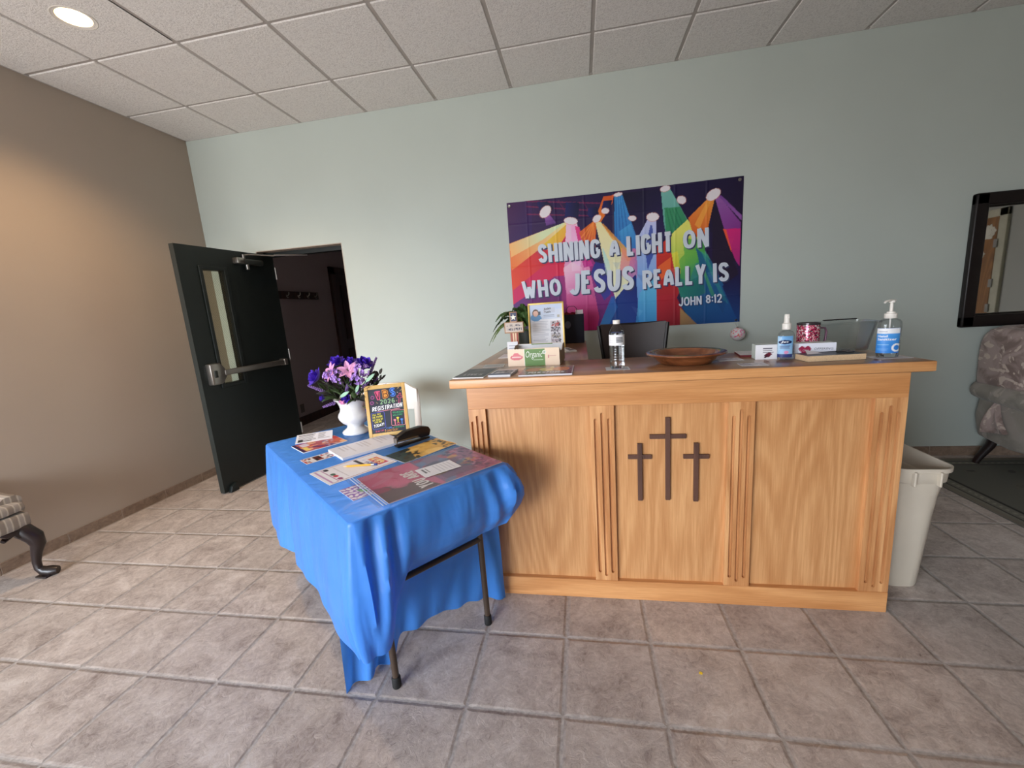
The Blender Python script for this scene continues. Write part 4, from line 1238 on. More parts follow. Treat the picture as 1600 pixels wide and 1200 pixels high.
# ---- plastic cloth: a top and a skirt that follows the table edge, tucked behind the near legs
def cloth_mat():
    t = NT('blue_plastic_film'); v = t.obj()
    n = t.noise(v, 6, 3)
    col = t.ramp(n, [(.3, lin4((78, 150, 240))), (.7, lin4((86, 158, 246)))])
    t.l(col, t.b.inputs['Base Color']); t.b.inputs['Roughness'].default_value = .34
    t.b.inputs['Specular IOR Level'].default_value = .45
    tl = t.n('ShaderNodeBsdfTranslucent'); tl.inputs[0].default_value = lin4((60, 140, 245))
    mx = t.n('ShaderNodeMixShader'); mx.inputs[0].default_value = .32
    t.l(t.b.outputs[0], mx.inputs[1]); t.l(tl.outputs[0], mx.inputs[2]); t.l(mx.outputs[0], t.out.inputs[0])
    n2 = t.noise(t.mapv(v, (3, 3, 1.2)), 3.0, 2, .5, .8)
    bp_ = t.bump(n2, .3, .03); t.l(bp_, t.b.inputs['Normal'])
    return t.m


M_CLOTH = cloth_mat()
U0_, U1_, V0_, V1_ = -.012, 1.20, -.008, .618      # cloth top, in table coordinates (v measured along the short side)
RC = .02


def perim():
    """points round the edge: near end from far corner to near corner, long side, far end, far long side"""
    out = []; step = .011
    def seg(p, q, n_, tagc):
        L = math.hypot(q[0] - p[0], q[1] - p[1]); k = max(2, int(L / step))
        for i in range(k): f = i / k; out.append((p[0] + (q[0] - p[0]) * f, p[1] + (q[1] - p[1]) * f, n_[0], n_[1], tagc, f))
    def arc(c, a0, a1, tagc):
        k = 8
        for i in range(k): f = i / k; a = a0 + (a1 - a0) * f; out.append((c[0] + RC * math.cos(a), c[1] + RC * math.sin(a), math.cos(a), math.sin(a), tagc, f))
    seg((U0_, V1_ - RC), (U0_, V0_ + RC), (-1, 0), 'near')
    arc((U0_ + RC, V0_ + RC), PI, 1.5 * PI, 'cn')
    seg((U0_ + RC, V0_), (U1_ - RC, V0_), (0, -1), 'long')
    arc((U1_ - RC, V0_ + RC), 1.5 * PI, 2 * PI, 'cw')
    seg((U1_, V0_ + RC), (U1_, V1_ - RC), (1, 0), 'far')
    arc((U1_ - RC, V1_ - RC), 0, .5 * PI, 'cf')
    seg((U1_ - RC, V1_), (U0_ + RC, V1_), (0, 1), 'back')
    arc((U0_ + RC, V1_ - RC), .5 * PI, PI, 'ce')
    return out


def lerp_prof(pr, t_):
    k = t_ * (len(pr) - 1); i = min(int(k), len(pr) - 2); f = k - i
    f = f
    return tuple(pr[i][j] * (1 - f) + pr[i + 1][j] * f for j in range(2))


def smooth(x): x = max(0, min(1, x)); return x * x * (3 - 2 * x)


PR_NEAR = [(0, TZ), (.010, TZ - .006), (.022, .70), (.030, .65), (.028, .59), (.006, .53), (-.04, .475), (-.095, .438), (-.130, .425)]
PR_LONG = [(0, TZ), (.006, TZ - .006), (.012, .70), (.020, .64), (.028, .58), (.034, .52), (.038, .45), (.042, .38), (.045, .325)]
PR_CN = [(0, TZ), (.004, TZ - .006), (.010, .70), (.020, .64), (.034, .57), (.046, .50), (.052, .42), (.046, .35), (.030, .285)]
PR_BACK = [(0, TZ), (.006, TZ - .006), (.016, .72), (.022, .69), (.026, .66), (.028, .63), (.028, .60), (.026, .57), (.024, .54)]
PR_CE = [(0, TZ), (.010, TZ - .006), (.030, .715), (.052, .68), (.062, .645), (.060, .61), (.045, .57), (.020, .53), (-.010, .49)]
pts = perim(); NTt = 33
bm = B()
rng = random.Random(11)
ph = [rng.uniform(0, 6) for _ in range(8)]
strip = []
arcpos = 0; last = None
for (u, v, nu, nv, tg, f) in pts:
    if last: arcpos += math.hypot(u - last[0], v - last[1])
    last = (u, v)
    col = []
    for k in range(NTt):
        t_ = k / (NTt - 1)
        a = lerp_prof(PR_NEAR, t_); b = lerp_prof(PR_LONG, t_); c = lerp_prof(PR_CN, t_); d = lerp_prof(PR_BACK, t_); e = lerp_prof(PR_CE, t_)
        mixp = lambda p, q, w_: (p[0] * (1 - w_) + q[0] * w_, p[1] * (1 - w_) + q[1] * w_)
        if tg == 'near':
            o = mixp(a, c, smooth((.19 - v) / .15)); o = mixp(o, e, smooth((v - .50) / .12))
        elif tg == 'cn': o = c
        elif tg == 'long': o = mixp(c, b, smooth(u / .30))
        elif tg in ('cw', 'far', 'cf'): o = b
        elif tg == 'back': o = mixp(d, e, smooth((.16 - u) / .16))
        else: o = e
        off, z = o
        env = t_ ** 1.3
        wv = 0
        if tg in ('long', 'cw', 'far', 'cf', 'back'):
            wv = .006 * math.sin(arcpos * 15 + ph[0]) * env + .003 * math.sin(arcpos * 37 + ph[1] + 2 * t_) * env
            if tg == 'long':
                wv += .018 * env * math.exp(-((u - .90) / .05) ** 2) - .012 * env * math.exp(-((u - .74) / .05) ** 2)
                z -= .012 * math.sin(u * 7 + 1) * env
        elif tg == 'near':
            g = math.exp(-((v - .08) / .07) ** 2)
            wv = .020 * g * math.sin(v * 78 + 4.5 * t_) * math.sin(PI * min(1, t_ * 1.05)) + .004 * math.sin(v * 30 + 6 * t_) * math.sin(PI * t_)
            g2 = math.exp(-((v - .55) / .07) ** 2); wv += .012 * g2 * math.sin(v * 80 - 5 * t_) * math.sin(PI * t_)
        elif tg == 'ce': wv = .010 * math.sin(f * 9 + 5 * t_) * math.sin(PI * t_)
        elif tg == 'cn': wv = .012 * math.sin(f * 8 + 3 * t_ + 1) * env
        off += wv
        col.append((u + nu * off, v + nv * off, z))
    strip.append(col)
n = len(strip)
# table local coordinates: x = u, y = -v
vt = [[bm.verts.new((p[0], -p[1], p[2])) for p in col] for col in strip]
for i in range(n):
    for k in range(NTt - 1): bm.faces.new((vt[i][k], vt[(i + 1) % n][k], vt[(i + 1) % n][k + 1], vt[i][k + 1]))
bm.faces.new([vt[i][0] for i in range(n)])
# the part tucked behind the legs, hanging to the floor
P = []; nv = 70; nz = 24
for i in range(nv):
    v = -.045 + .735 * i / (nv - 1); row = []
    zb = .005 + .085 * smooth((v - .12) / .08) - .05 * smooth((v - .3) / .3) - .035 * smooth((v - .6) / .06) + .006 * math.sin(v * 40)
    for k in range(nz):
        t_ = k / (nz - 1); z = .432 + (zb - .432) * t_
        u = .128 + .085 * t_ ** .8 - .05 * smooth((v - .58) / .09) * t_
        amp = .020 * math.exp(-((v - .06) / .10) ** 2) + .006
        u += amp * math.sin(v * 60 + 2.2 * t_) * t_ + .004 * math.sin(v * 23 + 5 * t_)
        vv = v + (v - .3) * .0 * t_
        if v > .60: vv = v - .035 * (1 - t_) * (v - .60) / .09
        row.append((u, -vv, z))
    P.append(row)
grid(bm, P)
bmesh.ops.recalc_face_normals(bm, faces=bm.faces[:])
tcl = obj('tablecloth', bm, M_CLOTH, smooth=60)
tcl.location = TN; tcl.rotation_euler = (0, 0, TA)
tag(tcl, 'bright blue plastic cloth draped over the small folding table', 'tablecloth')

# ==================================================================== PAPERS AND THINGS ON THE BLUE TABLE
def PX(pts, z): return [onz(x, y, z).to_2d() for x, y in pts]


Z1 = TZ + .0008
WHITE = (234, 236, 246)


def mag_draw(p, W, H):
    p.rect(0, 0, W, H, (150, 70, 140), (226, 120, 70), p0=(0, 0), p1=(W, H))
    p.blotch(4, [(206, 60, 60), (236, 160, 90), (250, 210, 160), (90, 40, 110), (230, 200, 220)], 26, W * .06, W * .2)
    p.rect(0, 0, W, H * .08, (60, 30, 80)); p.rect(W * .1, H * .12, W * .45, H * .3, (226, 214, 232)); p.rect(W * .52, H * .1, W * .9, H * .2, (250, 226, 120))
    p.blotch(9, [(214, 214, 230), (70, 70, 120)], 40, W * .02, W * .06, (W * .3, H * .55, W * .95, H * .85))


sheet('magazine', 'purple and orange magazine lying under the white flyer', 'magazine', PX([(456, 697), (472, 710), (545, 689), (522, 683)], TZ), Z1, .004, mag_draw, 44, 60)


def fly_draw(p, W, H):
    p.rect(0, 0, W, H, (238, 240, 250))
    p.texlines(W * .06, H * .1, W * .55, H * .9, 8, (40, 40, 50), 3, .45, .3); p.texlines(W * .6, H * .2, W * .92, H * .9, 7, (70, 70, 80), 5, .35, .5); p.rect(W * .06, H * .1, W * .2, H * .35, (30, 30, 40))


fl = sheet('flyer', 'white flyer with black print leaning on the magazine', 'flyer', PX([(451, 693), (515, 684), (524, 674), (474, 683)], TZ + .012), TZ + .0075, .0015, fly_draw, 60, 30)
fl.rotation_euler = (math.radians(9), 0, fl.rotation_euler[2]); fl.location.z = TZ + .0135


def stick_draw(p, W, H):
    p.rect(0, 0, W, H, (238, 236, 238))
    p.blotch(8, [(190, 60, 50), (230, 160, 150), (60, 50, 60)], 18, W * .05, W * .14, (0, 0, W, H * .25)); p.rect(W * .1, H * .33, W * .9, H * .58, (34, 24, 26)); p.blotch(2, [(150, 40, 40)], 6, W * .08, W * .2, (W * .2, H * .36, W * .8, H * .55))
    p.blotch(3, [(60, 50, 90), (200, 80, 90)], 16, W * .05, W * .15, (0, H * .64, W, H * .95))


sheet('sticker_card', 'small narrow sticker card left of the stacked forms', 'card', PX([(470, 720), (480, 727), (528, 711), (515, 706)], TZ), Z1, .001, stick_draw, 24, 44)


def form_draw(p, W, H): p.texlines(W * .1, H * .12, W * .9, H * .86, 13, (196, 196, 206), 6, .22, .6)


sheet('form_stack', 'stack of plain white forms in front of the framed sign', 'papers', PX([(516, 706), (539, 718), (628, 689), (601, 677)], TZ + .008), Z1, .011, form_draw, 30, 50, edge=(228, 230, 240), bg=(236, 239, 250))


def reg_draw(p, W, H):
    p.rect(0, 0, W, H, (240, 241, 250))
    p.rect(W * .05, H * .04, W * .95, H * .97, (150, 60, 80)); p.rect(W * .058, H * .045, W * .942, H * .965, (240, 241, 250))
    p.rect(W * .08, H * .05, W * .92, H * .075, (196, 150, 200)); p.rect(W * .08, H * .13, W * .92, H * .15, (176, 110, 160))
    for x, c in ((.14, (50, 40, 60)), (.5, (70, 110, 90)), (.64, (206, 70, 90)), (.84, (150, 70, 120))): p.ell((W * x, H * .19), W * .07, W * .055, 0, c)
    for y in (.3, .38, .46, .54): p.rect(W * .12, H * y, W * .88, H * (y + .004), (200, 200, 208))
    p.rect(W * .1, H * .62, W * .5, H * .66, (40, 36, 40)); p.rect(W * .5, H * .62, W * .6, H * .66, (190, 200, 60))
    p.rect(W * .3, H * .78, W * .82, H * .93, (240, 160, 110), (220, 80, 120), p0=(W * .3, 0), p1=(W * .8, 0)); p.blotch(6, [(250, 220, 120), (236, 120, 90), (190, 60, 110)], 14, W * .03, W * .09, (W * .34, H * .8, W * .78, H * .91))
    p.blotch(7, [(120, 140, 200), (90, 70, 120)], 12, W * .02, W * .05, (W * .2, H * .7, W * .85, H * .77))


def vbs_small(bm, pl, W, H):
    stext(bm, 'VBS', (W * .36, H * .80), (W * .76, H * .80), (W * .36, H * .90), pl, .2, 1, 2); return [ink((250, 236, 200))]


sheet('registration_form', 'white registration form with an orange logo and a pencil on it', 'form', PX([(484, 741), (517, 760), (619, 721), (584, 708)], TZ), Z1, .001, reg_draw, 60, 80, extra=vbs_small)


def pur_draw(p, W, H):
    p.rect(0, 0, W, H, (150, 110, 190)); rn = random.Random(4)
    for i in range(5):
        for j in range(5): p.ell((W * (i + .5 + .25 * (j % 2)) / 5.2, H * (j + .5) / 5), W * .088, H * .075, rn.uniform(0, 3), (236, 230, 240))
    p.ell((W * .55, H * .62), W * .17, H * .1, .5, (90, 170, 90)); p.ell((W * .55, H * .62), W * .1, H * .05, .5, (170, 214, 150))


sheet('greeting_card', 'purple and white spotted card at the table corner', 'card', PX([(528, 766), (553, 784), (592, 768), (570, 755)], TZ), Z1, .0012, pur_draw, 44, 44)


def pam_draw(p, W, H):
    p.rect(0, 0, W, H, (214, 168, 84)); p.poly([(0, 0), (W, 0), (W, H * .2), (0, H * .42)], (52, 72, 70)); p.blotch(13, [(34, 36, 34), (70, 62, 40), (24, 30, 34)], 34, W * .04, W * .13, (0, H * .1, W, H * .4)); p.blotch(14, [(236, 200, 120), (226, 184, 96)], 12, W * .1, W * .3, (0, H * .4, W, H * .75)); p.blotch(15, [(60, 50, 30), (110, 90, 44), (40, 36, 30)], 26, W * .03, W * .1, (W * .0, H * .78, W, H * .95))
    p.blotch(16, [(90, 130, 120), (40, 60, 66)], 8, W * .1, W * .2, (0, 0, W * .5, H * .15))


sheet('pamphlet', 'dark and golden illustrated pamphlet under the stapler', 'pamphlet', PX([(608, 715), (640, 726), (708, 692), (675, 684)], TZ), Z1, .0016, pam_draw, 50, 70)

# pencil
pc = thing('pencil', 'yellow pencil lying on the registration form', 'pencil', (*onz(561, 729.5, TZ).to_2d(), TZ + .0066), math.atan2(*( (onz(583, 728, TZ) - onz(540, 731, TZ)).yx)))
bm = B(); tube(bm, [(-.05, 0, 0), (.052, 0, 0)], .0042, 6); obj('pencil_shaft', bm, mat('yellow_lacquer', (238, 178, 60), .35), pc)
bm = B(); tube(bm, [(-.066, 0, 0), (-.05, 0, 0)], [.0006, .0041], 6); obj('pencil_point', bm, mat('bare_wood', (226, 190, 140), .6), pc)
bm = B(); tube(bm, [(.052, 0, 0), (.064, 0, 0)], .0045, 10); obj('ferrule', bm, M_STEEL, pc)
bm = B(); tube(bm, [(.064, 0, 0), (.077, 0, 0)], .0042, 10); obj('eraser', bm, mat('blue_eraser', (50, 70, 140), .7), pc)

# poster in a clear bag
cor = PX([(558, 750), (610, 790), (782, 722), (720, 698)], TZ)
pcn, pw, ph_, pa = rect_of(cor)
pb = thing('poster_bag', 'rolled-flat pink poster in a clear zip bag on the blue cloth'.replace('rolled-flat ', ''), 'poster', (pcn.x, pcn.y, Z1), pa)
pp = Pic(pw, ph_, 60, 96, (196, 96, 130))
W, H = pw, ph_
pp.rect(0, 0, W, H * .46, (206, 92, 130), (214, 120, 160), p0=(0, 0), p1=(0, H * .46)); pp.poly([(W, 0), (W, H * .42), (W * .72, H * .36), (W * .62, H * .2), (W * .55, H * .1), (W * .5, 0)], (112, 86, 96)); pp.blotch(21, [(226, 120, 160), (190, 70, 110), (214, 140, 170)], 16, .02, .06, (0, 0, W * .6, H * .4), a=.6)
pp.rect(0, H * .46, W, H, (130, 120, 160), (176, 96, 140), p0=(0, H * .46), p1=(W, H)); pp.blotch(22, [(110, 140, 190), (206, 90, 120), (230, 180, 110), (160, 70, 120), (90, 90, 130)], 30, .015, .05, (0, H * .46, W, H * .85), a=.75); pp.blotch(23, [(120, 70, 130), (206, 150, 190), (80, 60, 110)], 60, .006, .018, (0, H * .8, W, H), a=.8)
pp.rect(W * .3, H * .5, W * .9, H * .8, (70, 60, 96), a=.35)
bm = B(); box(bm, (-W / 2, -H / 2, .0), (W / 2, H / 2, .003), 0)
grid(bm, [[(pp.X[j, i] - W / 2, pp.Y[j, i] - H / 2, .0033) for i in range(60)] for j in range(96)], 1, None, pp.lincols())
ppl = lambda x, y, l: (x - W / 2, y - H / 2, .0033 + .0003 * l)
stext(bm, 'YOU ARE', (W * .93, H * .385), (W * .30, H * .385), (W * .93, H * .275), ppl, .18, 1, 2)
obj('poster', bm, [ink((220, 210, 214)), printed(), ink((246, 238, 242))], pb)
bm = B(); e = .012
for a_, b_ in (((-W / 2 - e, -H / 2 - .04, .0065), (W / 2 + e, H / 2 + e, .0067)),): box(bm, a_, b_)
obj('clear_bag', bm, clear('clear_film', (249, 250, 250), .25, .10), pb)
bm = B()
for y in (-H / 2 - .012, -H / 2 - .022): box(bm, (-W / 2 - e, y - .0022, .0066), (W / 2 + e, y + .0022, .0084), 0, .0008, 1)
obj('zip_seal', bm, mat('frosted_zip_plastic', (176, 192, 222), .3), pb)


def lab_draw(p, W, H):
    p.rect(0, 0, W, H, (226, 228, 238)); p.texlines(W * .15, H * .1, W * .85, H * .28, 2, (60, 60, 70), 2, .4, .3); p.texlines(W * .1, H * .4, W * .9, H * .92, 5, (176, 180, 196), 4, .25, .3)


sheet('note_slip', 'white slip with handwriting on the poster bag', 'note', PX([(650, 736), (668, 748), (718, 727), (700, 718)], TZ + .008), Z1 + .0068, .0006, lab_draw, 30, 40)

# stapler
a0 = onz(619, 700, TZ).to_2d(); a1 = onz(669, 684, TZ).to_2d(); dv = a1 - a0
st = thing('stapler', 'black stapler resting half on the golden pamphlet', 'stapler', (*((a0 + a1) / 2), TZ + .0028), math.atan2(dv.y, dv.x))
XZ = Matrix(((1, 0, 0, 0), (0, 0, -1, 0), (0, 1, 0, 0), (0, 0, 0, 1)))
M_STP = mat('black_stapler_plastic', (22, 20, 22), .35)
Ls = dv.length / 2
bm = B(); box(bm, (-Ls, -.019, 0), (Ls, .019, .009), 0, .004, 2); obj('stapler_base', bm, M_STP, st)
bm = B(); prism(bm, [(-Ls + .0, .032), (-Ls + .004, .05), (-Ls + .05, .068), (Ls - .04, .07), (Ls, .058), (Ls + .01, .04), (Ls, .012), (Ls - .05, .012), (Ls - .06, .028)], -.018, .018, 0, XZ, .006); obj('stapler_arm', bm, M_STP, st)
bm = B(); prism(bm, [(-Ls + .002, .024), (-Ls + .002, .034), (Ls - .05, .032), (Ls - .05, .016)], -.009, .009, 0, XZ, .001); box(bm, (-Ls - .003, -.012, .018), (-Ls + .006, .012, .045), 0, .002, 1); obj('staple_magazine', bm, M_STEEL, st)

# ---- framed VBS sign
q0, q1 = onz(578, 687, TZ), onz(640.5, 678.5, TZ); dv = q1 - q0
sg = thing('framed_sign', 'small framed chalkboard-style registration sign with a yellow wood frame', 'sign', (*((q0 + q1) / 2 + Vector((-.006, .014, 0))).to_2d(), TZ + .002), math.atan2(dv.y, dv.x))
FW_, FH_, IW, IH = dv.length + .004, .268, (dv.length + .004) * .83, .268 * .845
TL_ = RX(math.radians(-9))
M_PINE = wood('pine_frame', 2, (240, 204, 138), (220, 176, 104), .45, ring=5, pore=.25)
bm = B(); bx, bz = FW_ / 2, (FH_ - IH) / 2
for lo, hi in (((-bx, -.008, 0), (-IW / 2, .008, FH_)), ((IW / 2, -.008, 0), (bx, .008, FH_)), ((-IW / 2, -.008, 0), (IW / 2, .008, bz)), ((-IW / 2, -.008, FH_ - bz), (IW / 2, .008, FH_))): box(bm, lo, hi, 0, .002, 1, TL_)
obj('frame', bm, M_PINE, sg)
sm = homog([(235, 1040), (905, 985), (890, 180), (235, 215)], [(0, 0), (IW, 0), (IW, IH), (0, IH)])
sp_ = Pic(IW, IH, 70, 90, (58, 62, 72))
sp_.blotch(31, [(66, 70, 82), (52, 54, 64)], 20, .01, .04, a=.6)
for x0, y0, x1, y1 in ((800, 220, 830, 185), (840, 260, 880, 230), (790, 285, 805, 275), (760, 440, 775, 420), (370, 450, 395, 470)):
    a_, b_ = sm((x0, y0)), sm((x1, y1)); sp_.poly([a_, (a_[0] + .003, a_[1]), (b_[0] + .003, b_[1]), b_], (200, 170, 110))
for c in ((310, 360), (290, 460)): sp_.ell(sm(c), .009, .009, 0, (176, 80, 150)); sp_.ell(sm(c), .006, .006, 0, (58, 62, 72))
bm = B(); grid(bm, [[(sp_.X[j, i] - IW / 2, -.004, sp_.Y[j, i] + bz) for i in range(70)] for j in range(90)], 0, TL_, sp_.lincols())
spl = lambda x, z, l: TL_ @ Vector((x - IW / 2, -.004 - .0003 * l, z + bz))
SM = [printed(), ink((226, 90, 130)), ink((236, 160, 70)), ink((90, 150, 240)), ink((150, 190, 140)), ink((245, 245, 245)), ink((240, 226, 80)), ink((80, 180, 120)), ink((90, 40, 60)), ink((120, 70, 40)), ink((40, 60, 140)), ink((90, 100, 200)), ink((240, 150, 160))]
tx = lambda s, a, b, c, th_, l, m_, **k: stext(bm, s, sm(a), sm(b), sm(c), spl, th_, l, m_, **k)
tx('V', (365, 412), (490, 400), (350, 250), .30, 1, 1); tx('B', (505, 388), (632, 375), (498, 225), .30, 1, 2); tx('S', (650, 360), (772, 350), (645, 195), .30, 1, 3)
tx('V', (378, 400), (477, 390), (365, 262), .12, 2, 8); tx('B', (517, 376), (620, 365), (510, 238), .12, 2, 9); tx('S', (662, 347), (760, 338), (657, 209), .12, 2, 10)
tx('2026', (445, 492), (735, 465), (443, 405), .17, 1, 4); tx('REGISTRATION', (278, 618), (866, 548), (292, 535), .17, 1, 5)
strokes(bm, [[sm((380, 622)), sm((820, 575))]], .0025, spl, 1, 12)
for pts_, m_ in (([(255, 655), (490, 622), (505, 640), (512, 905), (495, 925), (270, 960), (252, 940), (248, 680)], 11), ([(655, 608), (890, 602), (900, 620), (896, 875), (880, 888), (640, 892), (628, 880), (640, 620)], 12)):
    pq = [sm(p) for p in pts_]; strokes(bm, [pq + [pq[0]]], .0022, spl, 1, m_)
for s, a, b, c, m_ in (('FILL OUT', (275, 705), (440, 680), (272, 670), 6), ('THE PAPER', (265, 755), (465, 725), (262, 718), 6), ('OR SIGN UP', (268, 805), (470, 772), (265, 770), 6), ('ONLINE', (300, 843), (445, 818), (298, 808), 6), ('TODAY!', (280, 925), (485, 885), (276, 868), 5),
                       ('VOLUNTEERS', (670, 668), (885, 655), (670, 635), 7), ('WELCOME!', (670, 718), (860, 705), (670, 685), 7), ('FAITH', (305, 1020), (462, 990), (303, 985), 1), ('FUN', (520, 960), (622, 945), (518, 925), 3), ('FRIENDS', (672, 945), (868, 925), (670, 915), 7), ('FOREVER!', (485, 1010), (745, 985), (483, 975), 2)):
    tx(s, a, b, c, .15, 1, m_)
for c, m_ in (((700, 815), 12), ((760, 775), 6), ((835, 805), 3)):
    x, y = c
    strokes(bm, [[sm((x, y + 60)), sm((x, y))]] + [[sm((x, y)), sm((x + d * 22, y - 38 + abs(d) * 12))] for d in (-1, -.4, .2, .9)], .004, spl, 1, m_)
strokes(bm, [[sm((760, 885)), sm((735, 850)), sm((748, 838)), sm((760, 850)), sm((775, 838)), sm((788, 850)), sm((760, 885))]], .002, spl, 1, 1)
cro = [(830, 300), (862, 298), (858, 350), (892, 352), (888, 380), (850, 378), (832, 470), (800, 470), (820, 378), (785, 372), (788, 342), (824, 345)]; pq = [sm(p) for p in cro]; strokes(bm, [pq + [pq[0]]], .002, spl, 1, 1)
for c in ((490, 968), (645, 940), (800, 280)): strokes(bm, [[sm(c), sm((c[0] + 4, c[1]))]], .003, spl, 1, 5)
obj('sign_board', bm, SM, sg)
bm = B(); box(bm, (-IW / 2, -.0035, bz), (IW / 2, .006, FH_ - bz), 0, 0, 1, TL_); prism(bm, [(-.03, .0), (.03, .0), (.02, .19), (-.02, .19)], -.0015, .0015, 0, Matrix.Translation((0, .092, .001)) @ RX(math.radians(90 + 20))); obj('easel_back', bm, mat('black_card', (30, 28, 28), .8), sg)

# ---- white urn vase and the artificial bouquet
vc = Vector((-1.232, 1.985, TZ + .0008))
vs_ = thing('vase', 'white footed urn vase holding the purple bouquet', 'vase', vc)
bm = B()
lathe(bm, [(.0, 0), (.070, 0), (.073, .006), (.069, .014), (.050, .028), (.043, .038), (.046, .048), (.066, .062), (.080, .082), (.0835, .098), (.079, .112), (.070, .124), (.067, .140), (.071, .160), (.081, .180), (.092, .190), (.094, .193), (.090, .195), (.080, .187), (.066, .165), (.062, .14), (.0, .135)], 48)
obj('vase_body', bm, mat('white_glazed_ceramic', (238, 236, 234), .12, var=.01, coat=.6), vs_, smooth=60)
M_PURP = mat('purple_silk', (70, 34, 176), .6, var=.35, vscale=60); M_LIL = mat('lilac_silk', (178, 140, 214), .6, var=.25, vscale=80); M_PINK = mat('pink_lily_silk', (214, 150, 190), .6, var=.25, vscale=60); M_LAV = mat('lavender_buds', (122, 92, 150), .7, var=.4, vscale=90); M_LEAF = mat('silk_leaf_green', (72, 92, 52), .6, var=.4, vscale=40); M_DLEAF = mat('dark_silk_leaf', (54, 52, 46), .6, var=.3, vscale=40); M_MINT = mat('mint_leaf', (150, 186, 160), .6, var=.2); M_STEM = mat('stem_green', (66, 82, 44), .7)
bq = thing('bouquet', 'artificial bouquet of purple flowers and lavender in the white vase', 'flowers', vc + Vector((0, 0, .14)))
b0 = vc + Vector((0, 0, .14))
rb = random.Random(21)


def BQ(px, py, dy=0.0): return ony(px, py, vc.y + dy) - b0


def petal(bm, base, d, up, L, Wd, cup=.3, m=0, n=5):
    """one thin curved petal from base along d"""
    d = Vector(d).normalized(); s = d.cross(Vector(up)).normalized(); u = s.cross(d).normalized(); P = []
    for i in range(n + 1):
        f = i / n; wv = Wd * math.sin(PI * min(1, .12 + .86 * f)) ** .8 * (1 if f < 1 else .3); c = base + d * (L * f) + u * (L * cup * f * f)
        P.append([c + s * (wv * k) + u * (abs(k) * wv * .35) for k in (-1, -.5, 0, .5, 1)])
    grid(bm, P, m, None, None, .0008)


def stem(tgt, m=M_STEM, name='stem', r=.0022):
    bm = B(); st0 = Vector((tgt.x * .12, tgt.y * .12, -.0)); tube(bm, [st0, (st0 + tgt) / 2 + Vector((0, 0, .02)) - Vector((tgt.x, tgt.y, 0)) * .12, tgt], r, 6); return bm


def ruffled(c, R, mt, name, face):
    bm = stem(c); face = Vector(face).normalized()
    a = face.orthogonal().normalized(); b = face.cross(a)
    for ring_, (n_, rr, cup, tilt) in enumerate(((9, 1.0, .25, .25), (8, .82, .5, .6), (7, .6, .7, 1.1), (5, .4, .8, 1.8))):
        for k in range(n_):
            an = 2 * PI * (k + .5 * ring_) / n_ + rb.uniform(-.2, .2); d = a * math.cos(an) + b * math.sin(an) + face * tilt
            petal(bm, c + face * (-.004 + .004 * ring_), d, face, R * rr * rb.uniform(.85, 1.1), R * .36, cup, 1)
    return obj(name, bm, [M_STEM, mt], bq, smooth=60)


for px, py, dy, R, f in ((497, 592, -.06, .062, (-.6, -.6, .6)), (528, 569, .02, .055, (-.1, -.5, .9)), (548, 571, .035, .052, (0, -.4, .9)), (570, 571, .02, .056, (.4, -.5, .8)), (541, 622, -.085, .03, (0, -.9, .2)), (577, 640, -.03, .03, (.7, -.5, -.2)), (506, 622, -.05, .026, (-.9, -.4, 0))):
    ruffled(BQ(px, py, dy), R, M_PURP, 'purple_flower', f)
for px, py, dy, R in ((529, 588, -.075, .042), (566, 580, -.05, .04), (516, 588, -.06, .032), (560, 592, -.07, .034)):
    c = BQ(px, py, dy); bm = stem(c)
    for k in range(34):
        d = Vector((rb.gauss(0, 1), rb.gauss(-.4, 1), rb.gauss(.4, 1))).normalized(); p = c + d * R * rb.uniform(.55, 1)
        for q in range(4):
            e_ = d.orthogonal().normalized(); e2 = d.cross(e_); an = q * PI / 2 + k; petal(bm, p, e_ * math.cos(an) + e2 * math.sin(an) + d * .5, d, .012, .006, .2, 1, 2)
    obj('lilac_cluster', bm, [M_STEM, M_LIL], bq, smooth=60)
for px, py, dy, f in ((545, 580, -.06, (.2, -.7, .6)), (520, 582, -.065, (-.5, -.7, .4))):
    c = BQ(px, py, dy); bm = stem(c); face = Vector(f).normalized(); a = face.orthogonal().normalized(); b = face.cross(a)
    for k in range(6): an = k * PI / 3; petal(bm, c, a * math.cos(an) + b * math.sin(an) + face * .5, face, .06, .014, -.15, 1)
    for k in range(4): tube(bm, [c, c + face * .03 + a * rb.uniform(-.01, .01)], .001, 5, 2)
    obj('pink_lily', bm, [M_STEM, M_PINK, M_LEAF], bq, smooth=60)
for (x0, y0, x1, y1, dy) in ((508, 612, 482, 603, -.05), (575, 592, 588, 559, .02), (556, 590, 556, 565, -.04), (546, 606, 548, 588, -.08), (524, 629, 505, 636, -.07), (568, 612, 578, 590, -.05), (541, 616, 543, 600, -.09), (566, 606, 572, 600, -.09), (572, 610, 604, 601, -.02), (530, 570, 527, 562, .03), (580, 600, 590, 590, .0), (557, 615, 563, 606, -.09)):
    p0, p1 = BQ(x0, y0, dy), BQ(x1, y1, dy); bm = stem(p0); tube(bm, [p0, p1], .0018, 5)
    nb = int((p1 - p0).length / .0036)
    for k in range(nb * 2):
        f = k / (nb * 2); p = p0.lerp(p1, f); ax = (p1 - p0).normalized(); e_ = ax.orthogonal().normalized(); e2 = ax.cross(e_); an = k * 2.4; rr = .011 * (1 - .55 * f)
        d = e_ * math.cos(an) + e2 * math.sin(an); tube(bm, [p + d * rr * .2, p + d * rr * .7 + ax * .003, p + d * rr + ax * .006], [.002, .0034, .0012], 5, 1)
    obj('lavender_sprig', bm, [M_STEM, M_LAV], bq)
